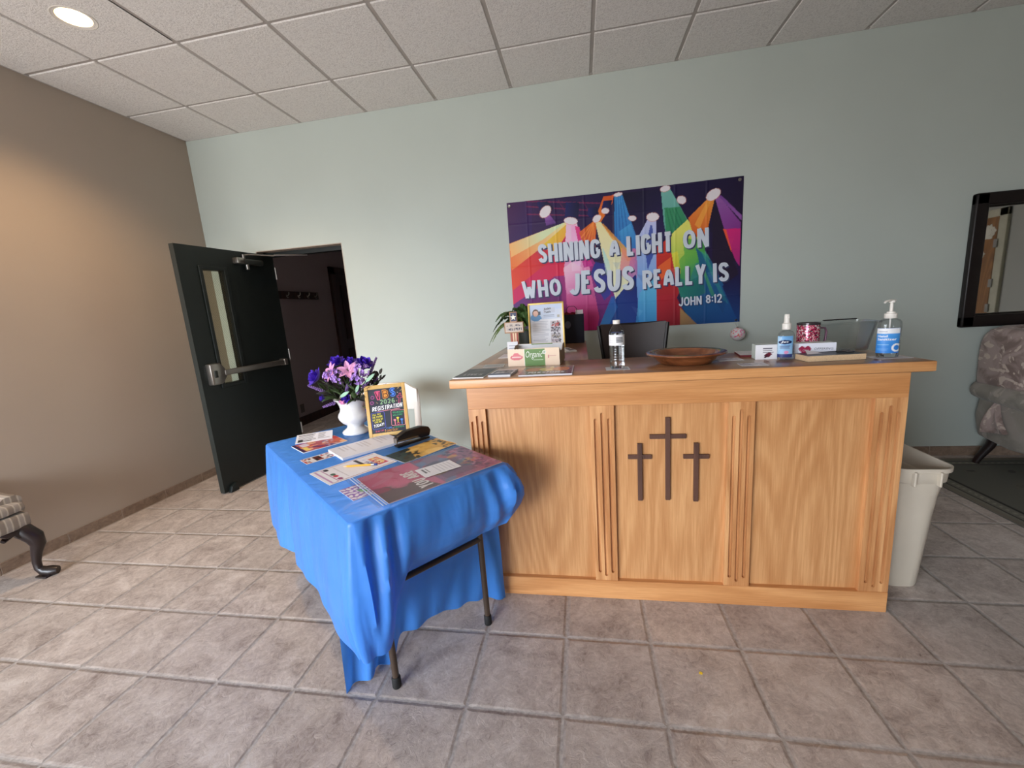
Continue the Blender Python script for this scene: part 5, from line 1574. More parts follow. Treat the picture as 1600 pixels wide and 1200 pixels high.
for px, py, dy in ((512, 612, -.06), (525, 606, -.09), (534, 600, -.09), (520, 620, -.08), (552, 604, -.1), (560, 598, -.08), (570, 606, -.08), (575, 614, -.06), (545, 596, -.09), (502, 606, -.05), (556, 620, -.09), (566, 618, -.09), (530, 614, -.1), (515, 600, -.04), (583, 606, -.03)):
    c = BQ(px, py, dy); bm = B(); o_ = Vector((c.x * .35, c.y * .35, c.z * .35)); d = c - o_
    tube(bm, [o_ * .3, o_, c], .0016, 5)
    for k in range(3): petal(bm, o_.lerp(c, .35 + .22 * k), d + Vector((rb.uniform(-.07, .07), rb.uniform(-.05, .02), rb.uniform(-.05, .03))), (0, -.5, 1), rb.uniform(.05, .075), .013, rb.uniform(-.4, .2), 1)
    obj('leaf_sprig', bm, [M_STEM, rb.choice([M_LEAF, M_LEAF, M_DLEAF])], bq, smooth=60)
for px, py in ((594, 584), (588, 592), (597, 592), (584, 588)):
    c = BQ(px, py, .0); bm = stem(c * .9)
    for k in range(7): petal(bm, c * (.72 + .045 * k), Vector((rb.uniform(-.6, 1), rb.uniform(-.5, .5), rb.uniform(0, 1))), (0, -.5, 1), .032, .012, .2, 1)
    obj('dark_leaf_sprig', bm, [M_STEM, M_DLEAF], bq, smooth=60)
for a_, b_ in (((532, 620), (548, 612)), ((556, 612), (563, 601)), ((572, 596), (588, 584))):
    p0, p1 = BQ(*a_, -.1), BQ(*b_, -.11); bm = B(); petal(bm, p0, p1 - p0, (0, -1, .4), (p1 - p0).length, .010, .15, 0); tube(bm, [p0 * .4, p0], .0015, 5); obj('mint_leaf', bm, M_MINT, bq, smooth=60)
bm = B(); c = BQ(535, 628, -.1)
for k in range(14): tube(bm, [c, c + Vector((rb.uniform(-.016, .016), rb.uniform(-.01, .0), rb.uniform(-.014, .014)))], [.002, .0045], 6)
obj('pink_bud', bm, mat('pink_silk', (226, 150, 190), .6), bq)

# ==================================================================== THINGS ON THE RECEPTION DESK
ZD = 1.06; ZD1 = ZD + .0006


def grey_draw(p, W, H):
    p.rect(0, 0, W, H, (78, 82, 88)); p.texlines(W * .3, H * .62, W * .7, H * .9, 4, (150, 152, 156), 2, .4, .2, .6); p.texlines(W * .15, H * .16, W * .85, H * .5, 4, (130, 132, 136), 4, .3, .2, .6)


def live(bm, pl, W, H): stext(bm, 'LIVES', (W * .2, H * .22), (W * .82, H * .22), (W * .2, H * .38), pl, .16, 1, 2); return [ink((176, 178, 182))]


sheet('brochure', 'dark grey brochure at the left front corner of the desk', 'brochure', [(-.569, 1.722), (-.425, 1.722), (-.418, 1.965), (-.560, 1.985)], ZD1, .004, grey_draw, 40, 50, extra=live)


def cards_draw(p, W, H):
    p.rect(0, 0, W, H, (214, 216, 222)); p.rect(0, 0, W, H * .25, (90, 100, 130)); p.rect(W * .1, H * .3, W * .9, H * .75, (60, 64, 80)); p.blotch(3, [(150, 150, 160), (220, 220, 226), (90, 70, 70)], 18, W * .05, W * .2, (0, H * .3, W, H * .8)); p.texlines(W * .1, H * .8, W * .9, H * .96, 2, (160, 60, 60), 3)


sheet('card_stack', 'small stack of picture cards between the grey brochure and the mission booklet', 'cards', [(-.408, 1.728), (-.306, 1.724), (-.306, 1.875), (-.405, 1.885)], ZD1, .009, cards_draw, 30, 34, edge=(206, 206, 210))


def mis_draw(p, W, H):
    p.rect(0, 0, W, H, (74, 62, 76), (150, 130, 120), p0=(0, 0), p1=(0, H))
    for x, c in ((.22, (206, 110, 96)), (.5, (226, 190, 120)), (.76, (216, 130, 80))): p.ell((W * x, H * .62), W * .17, H * .24, 0, c)
    p.blotch(12, [(236, 220, 150), (170, 90, 80), (110, 120, 90)], 14, W * .03, W * .1, (0, H * .45, W, H * .9), a=.6); p.rect(0, 0, W, H * .07, (56, 50, 70))


def mis_t(bm, pl, W, H): stext(bm, 'MISSIONS', (W * .15, H * .16), (W * .85, H * .16), (W * .15, H * .32), pl, .24, 1, 2); return [ink((236, 234, 238))]


sheet('booklet', 'glossy missions booklet lying in front of the cream carton', 'booklet', [(-.283, 1.712), (-.047, 1.708), (-.040, 1.935), (-.262, 1.94)], ZD1, .006, mis_draw, 44, 40, extra=mis_t, rough=.25, edge=(206, 206, 214))
sheet('leaflet', 'pale grey leaflet behind the dark grey brochure', 'leaflet', [(-.51, 2.03), (-.40, 2.04), (-.41, 2.14), (-.515, 2.13)], ZD1, .0012, lambda p, W, H: (p.rect(0, 0, W, H, (176, 178, 180)), p.texlines(W * .1, H * .2, W * .9, H * .8, 4, (120, 120, 124), 3)), 24, 20)
sheet('tract', 'pinkish white tract standing off the left side of the cream carton'.replace('standing off', 'on the desk by'), 'leaflet', [(-.505, 2.40), (-.41, 2.40), (-.40, 2.60), (-.495, 2.60)], ZD1, .002, lambda p, W, H: (p.rect(0, 0, W, H, (226, 218, 224)), p.texlines(W * .1, H * .2, W * .9, H * .9, 5, (190, 170, 184), 3)), 20, 26)


def qr_draw(p, W, H): p.rect(0, 0, W, H, (232, 232, 234)); p.rect(W * .42, H * .1, W * .95, H * .45, (34, 32, 36)); p.rect(W * .5, H * .55, W * .95, H * .8, (50, 46, 50)); p.blotch(3, [(180, 160, 150)], 4, W * .06, W * .12, (W * .4, H * .1, W, H * .9))


sheet('photo_card', 'small black and white card right of the gold framed notice', 'card', [(-.135, 2.52), (-.068, 2.55), (-.060, 2.75), (-.125, 2.74)], ZD1, .008, qr_draw, 24, 24)

# ---- open cream carton
cbx = thing('carton', 'open cream cardboard produce carton with a green front panel', 'box', (-.243, 2.03, ZD), -.06)
CWd, CDp, CHt = .262, .26, .088
M_CARD = mat('cream_card', (238, 216, 188), .7); M_CARDIN = mat('white_card_inside', (226, 228, 232), .7)
cp_ = Pic(CWd, CHt, 90, 30, (238, 214, 188))
cp_.rect(CWd * .335, 0, CWd * .72, CHt, (98, 136, 72)); cp_.rect(CWd * .325, 0, CWd * .335, CHt, (246, 240, 228))
cp_.ell((CWd * .17, CHt * .52), CWd * .125, CHt * .16, 0, (214, 110, 120)); cp_.ell((CWd * .17, CHt * .66), CWd * .06, CHt * .13, 0, (220, 120, 128)); cp_.texlines(CWd * .08, CHt * .47, CWd * .26, CHt * .58, 1, (244, 224, 214), 1, .7, .0)
cp_.texlines(CWd * .80, CHt * .5, CWd * .95, CHt * .6, 1, (206, 150, 140), 2, .6, .1); cp_.rect(CWd * .785, CHt * .42, CWd * .8, CHt * .62, (206, 130, 130)); cp_.texlines(CWd * .5, CHt * .3, CWd * .7, CHt * .38, 1, (220, 232, 206), 3, .7, .1)
cp_.ell((CWd * .715, CHt * .78), .0095, .0095, 0, (238, 238, 232)); cp_.ell((CWd * .715, CHt * .78), .006, .006, 0, (160, 180, 150))
bm = B()
nsc = 22; outl = [(-CWd / 2, 0)] + [(CWd / 2, 0)] + [(CWd / 2 - CWd * k / (nsc * 2), CHt - (.003 if (k % 2 and k > nsc) else 0)) for k in range(nsc * 2 + 1)]
prism(bm, outl, 0, .002, 0, Matrix.Translation((0, 0.0, 0)) @ Matrix(((1, 0, 0, 0), (0, 0, 1, 0), (0, 1, 0, 0), (0, 0, 0, 1))))
grid(bm, [[(cp_.X[j, i] - CWd / 2, -.0006, cp_.Y[j, i] * .975) for i in range(90)] for j in range(30)], 1, None, cp_.lincols())
cpl = lambda x, z, l: (x - CWd / 2, -.0006 - .0003 * l, z)
btext(bm, 'Organic', (CWd * .355, CHt * .36), (CWd * .68, CHt * .36), (CWd * .355, CHt * .84), cpl, 1, 2, bold=-.005, shear=.25)
obj('front_panel', bm, [M_CARD, printed(), ink((246, 248, 240))], cbx)
bm = B(); box(bm, (-CWd / 2, CDp - .002, 0), (CWd / 2, CDp, CHt)); box(bm, (-CWd / 2 + .001, CDp - .0028, .001), (CWd / 2 - .001, CDp - .002, CHt - .001), 1); box(bm, (-CWd * .2, CDp - .0032, CHt - .006), (CWd * .25, CDp - .0028, CHt - .001), 2); obj('back_panel', bm, [M_CARD, M_CARDIN, ink((98, 136, 72))], cbx)
for s in (-1, 1):
    bm = B(); prism(bm, [(0, 0), (CDp, 0), (CDp, CHt), (CDp * .72, CHt), (CDp * .5, CHt * .72), (CDp * .28, CHt * .72), (.0, CHt * .98)], -.001, .001, 0, Matrix.Translation((s * (CWd / 2 - .001), 0, 0)) @ Matrix(((0, 0, 1, 0), (1, 0, 0, 0), (0, 1, 0, 0), (0, 0, 0, 1)))); obj('side_panel', bm, mat('brown_card', (176, 150, 122), .75), cbx)
bm = B(); box(bm, (-CWd / 2 + .002, .002, 0), (CWd / 2 - .002, CDp - .002, .002)); obj('bottom_panel', bm, M_CARDIN, cbx)

# ---- gold framed notice
gf = thing('framed_notice', 'gold framed printed notice standing behind the cream carton', 'frame', (-.236, 2.83, ZD), .03)
GW, GH = .245, .315
M_GOLD = mat('gold_leaf_frame', (232, 196, 110), .35, .25); TG = RX(math.radians(-5))
bm = B(); bx = .012
for lo, hi in (((-GW / 2, -.01, 0), (-GW / 2 + bx, .008, GH)), ((GW / 2 - bx, -.01, 0), (GW / 2, .008, GH)), ((-GW / 2, -.01, 0), (GW / 2, .008, bx)), ((-GW / 2, -.01, GH - bx), (GW / 2, .008, GH))): box(bm, lo, hi, 0, .003, 2, TG)
obj('frame', bm, M_GOLD, gf)
gp = Pic(GW - .024, GH - .024, 80, 104, (232, 236, 244)); W, H = gp.w, gp.h
gp.rect(0, H * .6, W, H, (198, 216, 240), (222, 228, 242), p0=(0, H), p1=(W, H * .6)); gp.rect(0, H * .88, W, H, (206, 220, 244)); gp.rect(W * .04, 0, W * .96, H * .66, (240, 242, 248)); gp.rect(W * .42, H * .8, W * .78, H * .92, (206, 212, 226))
gp.ell((W * .18, H * .70), W * .16, H * .085, 0, (110, 160, 206)); gp.rect(W * .02, H * .665, W * .36, H * .70, (110, 160, 206)); gp.ell((W * .18, H * .81), W * .10, H * .085, 0, (110, 86, 70)); gp.ell((W * .18, H * .795), W * .078, H * .068, 0, (232, 190, 172)); gp.rect(W * .27, H * .76, W * .34, H * .84, (90, 96, 110))
gp.texlines(W * .07, H * .08, W * .6, H * .62, 15, (176, 182, 196), 3, .28, .3); gp.texlines(W * .42, H * .69, W * .78, H * .76, 2, (150, 160, 180), 4, .4, .3)
for k, (y0, cs) in enumerate(((.48, [(40, 36, 40), (200, 60, 56), (150, 130, 130)]), (.34, [(70, 70, 80), (190, 190, 200), (90, 80, 90)]), (.2, [(60, 60, 70), (150, 140, 120), (196, 190, 196)]), (.06, [(50, 50, 56), (170, 150, 160), (210, 206, 210)]))):
    gp.rect(W * .63, H * y0, W * .93, H * (y0 + .13), (206, 200, 206)); gp.blotch(40 + k, cs, 22, W * .015, W * .05, (W * .65, H * (y0 + .01), W * .91, H * (y0 + .12)))
gp.rect(W * .84, H * .68, W * .92, H * .74, (190, 186, 170))
bm = B(); grid(bm, [[(gp.X[j, i] - W / 2, -.004, gp.Y[j, i] + .012) for i in range(80)] for j in range(104)], 0, TG, gp.lincols())
gpl = lambda x, z, l: TG @ Vector((x - W / 2, -.004 - .0004 * l, z + .012))
btext(bm, 'Judah', (W * .44, H * .855), (W * .66, H * .865), (W * .44, H * .915), gpl, 1, 1, bold=.012, shear=.1); btext(bm, 'Tuttle', (W * .45, H * .79), (W * .65, H * .80), (W * .45, H * .84), gpl, 1, 1, bold=.012, shear=.1)
obj('notice_sheet', bm, [printed(), ink((40, 40, 50))], gf)
bm = B(); box(bm, (-W / 2, -.003, .012), (W / 2, .006, GH - .012), 0, 0, 1, TG); prism(bm, [(-.03, 0), (.03, 0), (.02, .22), (-.02, .22)], -.0015, .0015, 0, Matrix.Translation((0, .098, .001)) @ RX(math.radians(90 + 19))); obj('easel_back', bm, mat('black_card', (30, 28, 28), .8), gf)

# ---- wooden patriotic cross and the card leaning on it
wcx = thing('decor_cross', 'wooden patriotic cross decoration with a star and red stripes', 'cross', (-.423, 2.60, ZD), .0)
M_RUS = wood('rustic_wood', 2, (176, 136, 104), (130, 92, 66), .7, ring=5)
bm = B(); cz_ = .0
outl = [(-.028, 0), (.028, 0), (.028, .135), (.062, .135), (.062, .205), (.024, .205), (.024, .268), (-.024, .268), (-.024, .205), (-.062, .205), (-.062, .135), (-.028, .135)]
FX = Matrix(((1, 0, 0, 0), (0, 0, 1, 0), (0, 1, 0, 0), (0, 0, 0, 1)))
prism(bm, outl, -.008, .008, 0, FX, .002); obj('cross_body', bm, M_RUS, wcx)
cpx = Pic(.124, .27, 40, 80, (176, 136, 104))
for i in range(5): cpx.rect(.062 - .022 + .0088 * i, 0, .062 - .022 + .0088 * (i + 1), .135, ((160, 60, 50), (226, 196, 160))[i % 2])
cpx.rect(.006, .141, .118, .199, (214, 200, 186)); cpx.rect(.009, .144, .115, .196, (196, 182, 170)); cpx.rect(.043, .207, .081, .262, (52, 58, 90))
rn = random.Random(8)
for y in (.175, .15):
    for k in range(9): x = .014 + k * .011; cpx.rect(x, y, x + .003, y + .015, (70, 66, 80)); cpx.rect(x, y + rn.choice([0, .006, .012]), x + .008, y + rn.choice([0, .006, .012]) + .003, (70, 66, 80))
star = [(.062 + (.021 if k % 2 == 0 else .0085) * math.sin(PI * k / 5), .234 + (.021 if k % 2 == 0 else .0085) * math.cos(PI * k / 5)) for k in range(10)]
bm = B()
for x0, x1, y0, y1 in ((.04, .084, .002, .1345), (.005, .119, .140, .200), (.042, .082, .204, .263)):
    gx_, gy_ = 24, 30; P = [[(x0 + (x1 - x0) * i / (gx_ - 1) - .062, -.0086, y0 + (y1 - y0) * j / (gy_ - 1)) for i in range(gx_)] for j in range(gy_)]
    lc = cpx.lincols(); CC = [[lc[min(79, int((y0 + (y1 - y0) * j / (gy_ - 1)) / .27 * 79)), min(39, int((x0 + (x1 - x0) * i / (gx_ - 1)) / .124 * 39))] for i in range(gx_)] for j in range(gy_)]
    grid(bm, P, 0, None, CC)
prism(bm, [(x - .062, y) for x, y in star], -.0105, -.0088, 1, FX); obj('painted_face', bm, [printed(), ink((240, 236, 222))], wcx)
bm = B(); box(bm, (-.045, -.02, 0), (.045, .025, .012), 0, .002, 1); obj('stand', bm, M_RUS, wcx)
tc = thing('tent_card', 'small white folded card leaning on the base of the patriotic cross', 'card', (-.425, 2.50, ZD), .1)
bm = B(); box(bm, (-.033, 0, 0), (.033, .0012, .088), 0, 0, 1, RX(-.22)); box(bm, (-.033, 0, 0), (.033, .0012, .088), 0, 0, 1, Matrix.Translation((0, .039, 0)) @ RX(.22)); obj('card', bm, ink((232, 232, 236)), tc)
bm = B(); 
for k in range(3): box(bm, (-.022, -.0006, .030 + .016 * k), (.012 + .006 * k, 0, .033 + .016 * k), 0, 0, 1, RX(-.22))
obj('print', bm, ink((120, 124, 140)), tc)

# ---- fern in a dark pot
fp = thing('potted_fern', 'green fern in a dark pot at the back of the desk return', 'plant', (-.40, 3.10, ZD))
bm = B(); lathe(bm, [(0, 0), (.07, 0), (.085, .09), (.09, .12), (.082, .12), (.075, .10), (0, .10)], 28); obj('pot', bm, mat('dark_pot', (32, 36, 30), .5), fp)
M_FERN = mat('fern_green', (62, 92, 42), .55, var=.4, vscale=25); M_FERN2 = mat('fern_light_green', (104, 128, 60), .55, var=.3, vscale=25)
rf = random.Random(9)
tips = [(-.30, -.05, .02, .25), (-.27, .0, .12, .27), (-.22, -.12, .20, .2), (-.18, .05, .23, .12), (-.10, -.06, .27, .06), (-.03, -.02, .30, .03), (.06, -.05, .27, .05), (.12, .05, .26, .05), (.16, -.02, .2, .08), (-.26, -.1, .05, .22), (-.20, .1, .14, .2), (.0, -.14, .22, .1), (-.12, -.14, .15, .16), (.10, .12, .24, .06), (-.05, .1, .28, .05), (-.24, .06, .17, .22)]
for k, (dx, dy, dz, arch) in enumerate(tips):
    bm = B(); p0 = Vector((dx * .05, dy * .05, .10)); p2 = Vector((dx, dy, dz)); p1 = Vector((dx * .55, dy * .55, max(dz, .1) * .75 + .12 + arch * .5)); n = 22; pts_ = []
    for i in range(n + 1): f = i / n; pts_.append(p0 * (1 - f) ** 2 + p1 * 2 * f * (1 - f) + p2 * f * f)
    tube(bm, pts_, [.0025 - .0018 * i / n for i in range(n + 1)], 5)
    for i in range(3, n):
        for h in (0, .5):
            p = pts_[i].lerp(pts_[i + 1], h); ax = (pts_[min(i + 1, n)] - pts_[i - 1]).normalized(); s = ax.cross(Vector((0, 0, 1))); s = s.normalized() if s.length > .05 else Vector((1, 0, 0)); L = .044 * math.sin(PI * min(1, (i / n) * .9 + .12)) + .006
            for sg_ in (-1, 1): petal(bm, p, s * sg_ + ax * .35 + Vector((0, 0, rf.uniform(-.3, .1))), s.cross(ax) if s.cross(ax).z > 0 else -s.cross(ax), L, .0078, -.15, 0, 3)
    obj('frond', bm, [M_FERN, M_FERN2][k % 3 == 0], fp, smooth=60)

# ---- navy gift bag
gb = thing('gift_bag', 'navy blue paper gift bag at the far end of the desk return', 'gift bag', (-.07, 3.18, ZD), .0)
M_NAVY = mat('navy_paper', (16, 18, 34), .5)
bm = B(); rings = [rrect(.176, .09, .004, 0, 2), rrect(.178, .092, .004, .02, 2), rrect(.180, .094, .004, .215, 2), rrect(.178, .092, .004, .214, 2), rrect(.174, .088, .004, .02, 2)]
loft(bm, rings); obj('bag_body', bm, M_NAVY, gb)
for yy in (-.045, .045):
    bm = B(); tube(bm, [(-.04, yy, .205), (-.038, yy, .255), (-.02, yy * .8, .275), (.02, yy * .8, .275), (.038, yy, .255), (.04, yy, .205)], .0016, 6); obj('handle', bm, mat('navy_cord', (60, 56, 70), .7), gb)
bm = B(); prism(bm, [(.022 * math.cos(2 * PI * k / 24) , .022 * math.sin(2 * PI * k / 24) * 1.25) for k in range(24)], 0, .0012, 0, T(-.03, -.0472, .14) @ RX(PI / 2)); obj('seal_sticker', bm, mat('grey_foil', (92, 92, 104), .4), gb)
bm = B()
for k in range(7): petal(bm, Vector((-.06 + .02 * k, 0, .19)), (rf.uniform(-.4, .4), rf.uniform(-.3, .3), 1), (0, -1, .2), rf.uniform(.04, .06), .022, .1, 0)
obj('tissue_paper', bm, mat('red_tissue', (140, 24, 40), .7), gb, smooth=60)
bm = B(); box(bm, (.03, -.03, .205), (.085, -.029, .245), 0, 0, 1); obj('gift_tag', bm, ink((226, 216, 220)), gb)

# ---- water bottle on its napkin
sheet('napkin', 'thin clear-white napkin under the water bottle'.replace('clear-white', 'white'), 'napkin', [(.098, 1.775), (.197, 1.775), (.197, 1.86), (.098, 1.86)], ZD1, .0008, lambda p, W, H: p.rect(0, 0, W, H, (196, 196, 200)), 12, 10, edge=(200, 200, 204), group='paper napkins on the desk')
wb = thing('water_bottle', 'clear plastic water bottle with a white label and cap', 'bottle', (.147, 1.815, ZD + .002))
def rib(a, z): return 1.0
t = NT('water_and_bottle'); t.b.inputs['Transmission Weight'].default_value = 1; t.b.inputs['IOR'].default_value = 1.33; t.b.inputs['Roughness'].default_value = .02
nz = t.noise(t.obj(), 10, 2); t.l(t.ramp(nz, [(0, (.93, .95, .96, 1)), (1, (.97, .98, .98, 1))]), t.b.inputs['Base Color']); M_WATER = t.m
M_PET = clear('clear_bottle_plastic', (245, 247, 249), .06, .7)
prof = [(.0, .004), (.018, .003), (.028, .0), (.0315, .006), (.032, .014), (.0315, .03)]
for k in range(6): prof += [(.0300, .034 + .011 * k), (.0318, .039 + .011 * k), (.0318, .041 + .011 * k)]
prof += [(.0322, .102), (.0322, .148), (.031, .156), (.027, .168), (.020, .181), (.0135, .190), (.0128, .197)]
bm = B(); lathe(bm, prof, 40, 0, None, cap1=False, rfun=lambda a, z: 1 - (.07 * abs(math.sin(a * 5 * PI)) if z < .03 else .0)); obj('bottle_body', bm, M_PET, wb, smooth=50)
bm = B(); lathe(bm, [(max(0, r - .0012), z + (.001 if z < .01 else 0)) for r, z in prof if z < .160], 40, 0, None); obj('water', bm, M_WATER, wb, smooth=50)
bm = B(); lathe(bm, [(.0140, .192), (.0148, .193), (.0148, .207), (.013, .2085), (0, .2085)], 30, 0, None, cap0=False, rfun=lambda a, z: 1 + .015 * math.cos(a * 2 * PI * 30)); obj('cap', bm, M_WHITEP, wb)


def wrap(bm, pic, rx, ry, z0, ac, m=0, pad=.0):
    """bend a printed label round a body; returns the plane function for text"""
    def pl(x, z, l):
        a = ac + (x - pic.w / 2) / ((rx + ry) / 2); k = 1 + .012 * l
        return (rx * k * math.cos(a), ry * k * math.sin(a), z0 + z)
    grid(bm, [[pl(pic.X[j, i], pic.Y[j, i], 0) for i in range(pic.nx)] for j in range(pic.ny)], m, None, pic.lincols()); return pl


lp = Pic(.2, .046, 80, 24, (238, 238, 240)); lp.texlines(.098, .012, .128, .036, 8, (50, 50, 56), 3, .5, 0, .9); lp.texlines(.04, .01, .085, .04, 4, (200, 204, 212), 2, .3, .3)
bm = B(); wrap(bm, lp, .0328, .0328, .102, -1.66); obj('label', bm, printed(), wb)

# ---- brown bowl
bw = thing('offering_bowl', 'wide shallow brown wooden bowl on the middle of the desk', 'bowl', (.447, 1.905, ZD + .0004))
t = NT('turned_brown_wood'); v = t.obj(); n = t.noise(t.mapv(v, (3, 14, 14)), 2, 5, .6, .5); t.l(t.ramp(n, [(.3, lin4((86, 46, 26))), (.55, lin4((128, 74, 42))), (.75, lin4((150, 92, 56)))]), t.b.inputs['Base Color']); t.b.inputs['Roughness'].default_value = .22; t.b.inputs['Coat Weight'].default_value = .5
bm = B(); lathe(bm, [(0, 0), (.102, 0), (.108, .003), (.128, .022), (.140, .036), (.163, .041), (.168, .045), (.166, .050), (.157, .052), (.140, .049), (.131, .044), (.120, .026), (.100, .012), (0, .010)], 64); obj('bowl_body', bm, t.m, bw, smooth=50)
bm = B(); lathe(bm, [(.1405, .0492), (.1445, .0515), (.156, .0524), (.158, .0520)], 64, 0, None, cap0=False, cap1=False); obj('rim_band', bm, mat('dark_rim_stain', (60, 36, 28), .25, coat=.4), bw, smooth=60)

# ---- little tracts near the bowl
def tr_draw(p, W, H): p.rect(0, 0, W, H, (206, 200, 206)); p.blotch(5, [(170, 150, 160), (226, 222, 226), (150, 146, 160)], 22, W * .05, W * .14, a=.7)
sheet('tract_slip', 'mottled paper slip at the desk edge in front of the spray bottle', 'slip', [(.615, 1.742), (.72, 1.735), (.725, 1.80), (.635, 1.81)], ZD1, .001, tr_draw, 20, 14, group='mottled paper slips on the desk')
sheet('tract_slip', 'paper slip lying just right of the brown bowl rim', 'slip', [(.585, 1.90), (.685, 1.90), (.69, 1.98), (.59, 1.98)], ZD1, .001, tr_draw, 20, 14, group='mottled paper slips on the desk')
sheet('red_book', 'thin dark red book near the white offering box', 'book', [(.70, 2.00), (.775, 1.985), (.81, 2.13), (.735, 2.14)], ZD1, .008, lambda p, W, H: p.rect(0, 0, W, H, (206, 204, 208)), 10, 10, edge=(110, 24, 34))

# ---- long white offering box
ofr = thing('offering_box', 'long white box marked offering with a red heart', 'box', (.733, 1.905, ZD), -.13)
OL, OD_, OH = .292, .062, .0625
bm = B(); box(bm, (0, 0, 0), (OL, OD_, OH), 0, .0015, 1)
op = Pic(OL, OH, 110, 26, (228, 230, 240)); op.rect(0, 0, .11, OH, (238, 238, 242)); op.rect(.11, 0, .16, OH, (196, 196, 204))
op.ell((.047, .018), .013, .009, .4, (96, 24, 46)); op.ell((.04, .012), .009, .004, .8, (60, 20, 40)); op.ell((.055, .024), .008, .004, -.5, (110, 30, 50)); op.texlines(.028, .026, .07, .05, 3, (70, 66, 80), 2, .45, .2)
hx, hz = .182, .030; hw = .022
op.ell((hx - hw * .47, hz + hw * .42), hw * .52, hw * .52, 0, (156, 36, 72)); op.ell((hx + hw * .47, hz + hw * .42), hw * .52, hw * .52, 0, (156, 36, 72)); op.poly([(hx - hw * .92, hz + hw * .2), (hx, hz - hw * 1.0), (hx + hw * .92, hz + hw * .2), (hx, hz + hw * .6)], (156, 36, 72))
grid(bm, [[(op.X[j, i], -.0004, op.Y[j, i]) for i in range(110)] for j in range(26)], 1, None, op.lincols())
opl = lambda x, z, l: (x, -.0004 - .0004 * l, z)
btext(bm, 'OFFERING', (.215, .034), (.282, .034), (.215, .043), opl, 1, 2, shear=.1); stext(bm, 'LOVE', (.166, .028), (.198, .028), (.166, .037), opl, .16, 1, 3); btext(bm, 'ing', (.125, .018), (.145, .018), (.125, .036), opl, 1, 2, shear=.15)
obj('box_body', bm, [mat('pale_green_white_card', (204, 214, 208), .5), printed(), ink((70, 70, 84)), ink((206, 150, 170))], ofr)

# ---- spray bottle
M_CLB = clear('clear_sanitizer_plastic', (246, 248, 250), .06, .35)
sb = thing('spray_bottle', 'small clear spray bottle with a blue label and white sprayer', 'bottle', (.833, 1.865, ZD + .0004))
prof = [(0, .0), (.026, 0), (.0305, .004), (.0315, .012), (.0315, .098), (.030, .108), (.024, .117), (.015, .121), (.0125, .123), (.0125, .128)]
bm = B(); lathe(bm, prof, 36, 0, None, cap1=False, sy_=.62); obj('bottle_body', bm, M_CLB, sb, smooth=50)
bm = B(); lathe(bm, [(.0, .002), (.028, .003), (.0298, .012), (.0298, .055), (0, .055)], 36, 0, None, sy_=.6); obj('liquid', bm, M_WATER, sb, smooth=50)
sp2 = Pic(.056, .088, 40, 60, (120, 178, 226)); W, H = sp2.w, sp2.h
sp2.rect(0, 0, W, H, (110, 170, 224), (170, 206, 236), p0=(0, H), p1=(0, 0)); sp2.poly([(0, H * .1), (W * .3, H * .45), (W * .34, H * .95), (0, H)], (190, 220, 242), a=.8); sp2.rect(0, 0, W, H * .16, (44, 60, 120)); sp2.ell((W * .52, H * .72), W * .40, H * .095, .0, (26, 40, 84)); sp2.ell((W * .62, H * .24), W * .13, H * .075, 0, (222, 150, 190)); sp2.texlines(W * .22, H * .4, W * .86, H * .56, 3, (70, 70, 110), 3, .5, .2)
bm = B(); wpl = wrap(bm, sp2, .0321, .0203, .012, -2.02); btext(bm, 'Jet', (W * .3, H * .67), (W * .74, H * .67), (W * .3, H * .78), wpl, 2, 1, bold=.02, shear=.2); obj('label', bm, [printed(), ink((240, 244, 250))], sb)
bm = B(); lathe(bm, [(.0155, .126), (.0165, .127), (.0165, .150), (.012, .153), (.0105, .158), (.0098, .185), (.0085, .188), (0, .188)], 28, 0, None, cap0=False, rfun=lambda a, z: 1 + (.02 * math.cos(a * 2 * PI * 24) if z < .15 else 0)); box(bm, (-.004, -.0135, .171), (.004, -.008, .181), 0, .001, 1); obj('sprayer', bm, M_WHITEP, sb)

# ---- book, slip, scissors
bk = thing('book', 'paperback book with tan page edges and a dark cover lying on the desk', 'book', (.977, 1.825, ZD), .04)
bm = B(); box(bm, (-.104, -.046, .0012), (.104, .046, .0235)); obj('pages', bm, mat('tan_page_edges', (214, 184, 146), .8, var=.1, vscale=200), bk)
bm = B(); box(bm, (-.105, -.047, .0235), (.105, .048, .0245)); box(bm, (-.105, -.047, 0), (.105, .048, .0012)); box(bm, (-.105, .046, 0), (.105, .048, .0245)); obj('cover', bm, mat('slate_book_cover', (62, 66, 74), .35), bk)
ps = thing('paper_slip', 'white paper corner sticking up on the book below the heart', 'slip', (.915, 1.815, ZD + .0258), .3)
bm = B(); prism(bm, [(-.03, -.022), (.034, -.024), (.005, .03)], 0, .0006, 0, RX(.22) @ T(0, .022, .001)); obj('slip', bm, ink((232, 226, 230)), ps)
sc = thing('scissors', 'silver scissors with round handles on top of the book', 'scissors', (1.0, 1.842, ZD + .0285), .05)
for s in (-1, 1):
    bm = B(); tube(bm, [(.052 + .014 * math.cos(2 * PI * k / 18), s * .013 + .011 * math.sin(2 * PI * k / 18), 0.001 * s) for k in range(18)], .0026, 8, closed=True); tube(bm, [(.039, s * .011, 0), (.01, s * .002, 0)], .0026, 8)
    prism(bm, [(.012, -s * .001), (.008, s * .004), (-.04, -s * .004), (-.075, -s * .006), (-.04, -s * .007)], -.0008 + .001 * s, .0008 + .001 * s, 0); obj('blade', bm, mat('scissor_steel', (120, 120, 124), .18, .95), sc)

